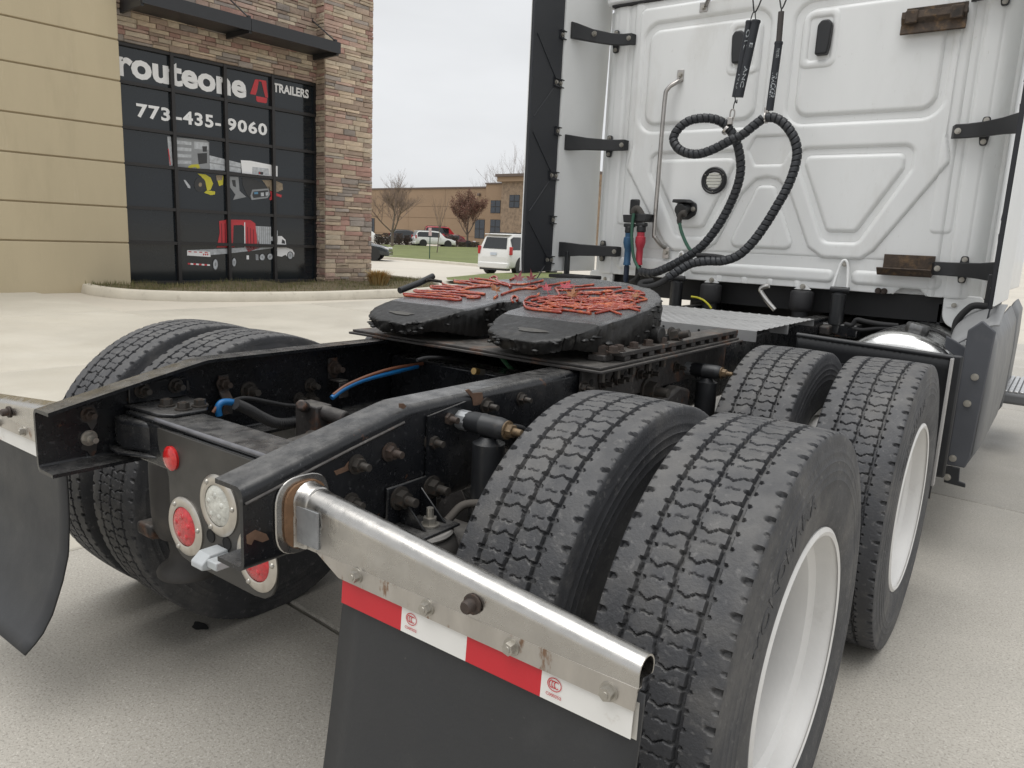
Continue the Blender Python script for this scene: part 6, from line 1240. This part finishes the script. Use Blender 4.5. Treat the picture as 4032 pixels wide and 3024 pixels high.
sleeve_text('OTL', .12, .38, s1[1], s1[2], .0205, .018); sleeve_text('NU', .70, .90, s1[1], s1[2], .0205, .018); sleeve_text('E', .30, .36, s2[1], s2[2], .0225, .016); sleeve_text('ANC', .60, .88, s2[1], s2[2], .0225, .018)
# glad hands, blue and red handles
def gladhand(px, py, m, y=3.72):
    a = at(*Z4B(px, py), Y=y); root = empty('air_coupling', a, 0, truck)
    q = MB(); q.lathe([(.0001, .0), (.020, .0), (.020, -.02), (.026, -.025), (.028, -.05), (.022, -.075), (.018, -.085), (.018, -.155), (.020, -.16), (.020, -.17), (.0001, -.17)], n=18); q.build('grip', m, root, smooth=40)
    MB().lathe([(.010, -.17), (.015, -.175), (.015, -.24), (.010, -.26)], n=14).build('strain_relief', M_BLKM if m.name != 'blue_grip' else pm('navy_boot', (.015, .025, .05), .6), root, smooth=40)
    q = MB(); q.cyl((0, 0, .0), (0, 0, .035), .024, n=16); q.box(-.028, .028, -.02, .02, .03, .05); q.build('coupling_head', M_BLK, root, bevel=.006)
    MB().prism([(-.03, .055), (-.037, .095), (.037, .095), (.03, .055)], 'y', -.02, .09).build('parking_bracket', M_BLK, root, bevel=.004); root.scale = (1.22, 1.22, 1.22)
M_GRB = pm('blue_grip', (.03, .10, .20), .5, var=.2, vscale=40); M_GRR = pm('red_grip', (.42, .03, .05), .5, var=.15, vscale=40)
gladhand(190, 535, M_GRB); gladhand(305, 528, M_GRR, 3.70)
MB().box(-.90, -.83, 3.84, 3.86, 1.56, 1.66).build('coupling_mount', M_BLK, cab, bevel=.01)
q = MB(); q.tube(spline(A(Z4B, [(228, 350), (240, 315), (268, 300), (295, 330), (320, 380)], Y=3.70), 5), .022, 10); q.build('plug_elbow', pm('dusty_black', (.055, .05, .045), .8), truck, smooth=60)
hose('trailer_cable', A(Z4B, [(235, 345), (222, 440), (215, 560), (222, 680), (240, 790), (285, 880), (320, 900)], Y=3.66), .0105, pm('green_cable', (.03, .10, .065), .5, var=.2))
# seven-way socket, plug and cable
sk7 = empty('trailer_socket', (0, 0, 0), 0, truck)
q = MB(); q.prism(rpoly([(-.555, 1.555), (-.555, 1.635), (-.53, 1.66), (-.47, 1.66), (-.425, 1.635), (-.418, 1.60), (-.425, 1.565), (-.47, 1.535), (-.53, 1.535)], .01), 'y', 3.825, 3.858); q.build('mount_flange', M_BLK, sk7, bevel=.005); bolt(sk7, (-.44, 3.824, 1.60), (0, -1, 0), .7, M_BOLTZ, head=True)
q = MB(); q.cyl((-.49, 3.83, 1.605), (-.49, 3.74, 1.590), .038, n=20); q.build('plug', M_BLK, sk7, bevel=.004); q = MB(); q.prism([(-.545, 1.635), (-.54, 1.655), (-.455, 1.655), (-.445, 1.635)], 'y', 3.73, 3.83); q.build('spring_lid', M_BLK, sk7, bevel=.004)
pth = A(Z4B, [(740, 345), (710, 345), (685, 370), (675, 420), (680, 445)], Y=3.73); q = MB(); pp = spline(pth, 8); q.tube(pp, [.022-.010*i/len(pp)+.0015*(i % 2) for i in range(len(pp))], 10); q.build('plug_boot', MATS['dusty_black'], sk7, smooth=60)
hose('trailer_cable', A(Z4B, [(678, 440), (690, 500), (710, 560), (740, 630), (775, 690), (810, 720)], Y=3.62), .011, MATS['green_cable'])
lb = MB(); lb.box(-.445, -.395, 3.8465, 3.8485, 1.50, 1.522); lbl = lb.build('warning_label', pm('label_white', (.65, .65, .62), .5), cab); MB().box(-.445, -.395, 3.8455, 3.8464, 1.522, 1.537).build('label_header', pm('label_yellow', (.60, .42, .05), .5), lbl)
for k in range(4): MB().box(-.441, -.402, 3.8458, 3.8464, 1.503+k*.0045, 1.5045+k*.0045).build('label_line', pm('label_ink', (.2, .2, .2), .6), lbl)
bpy.context.view_layer.update()
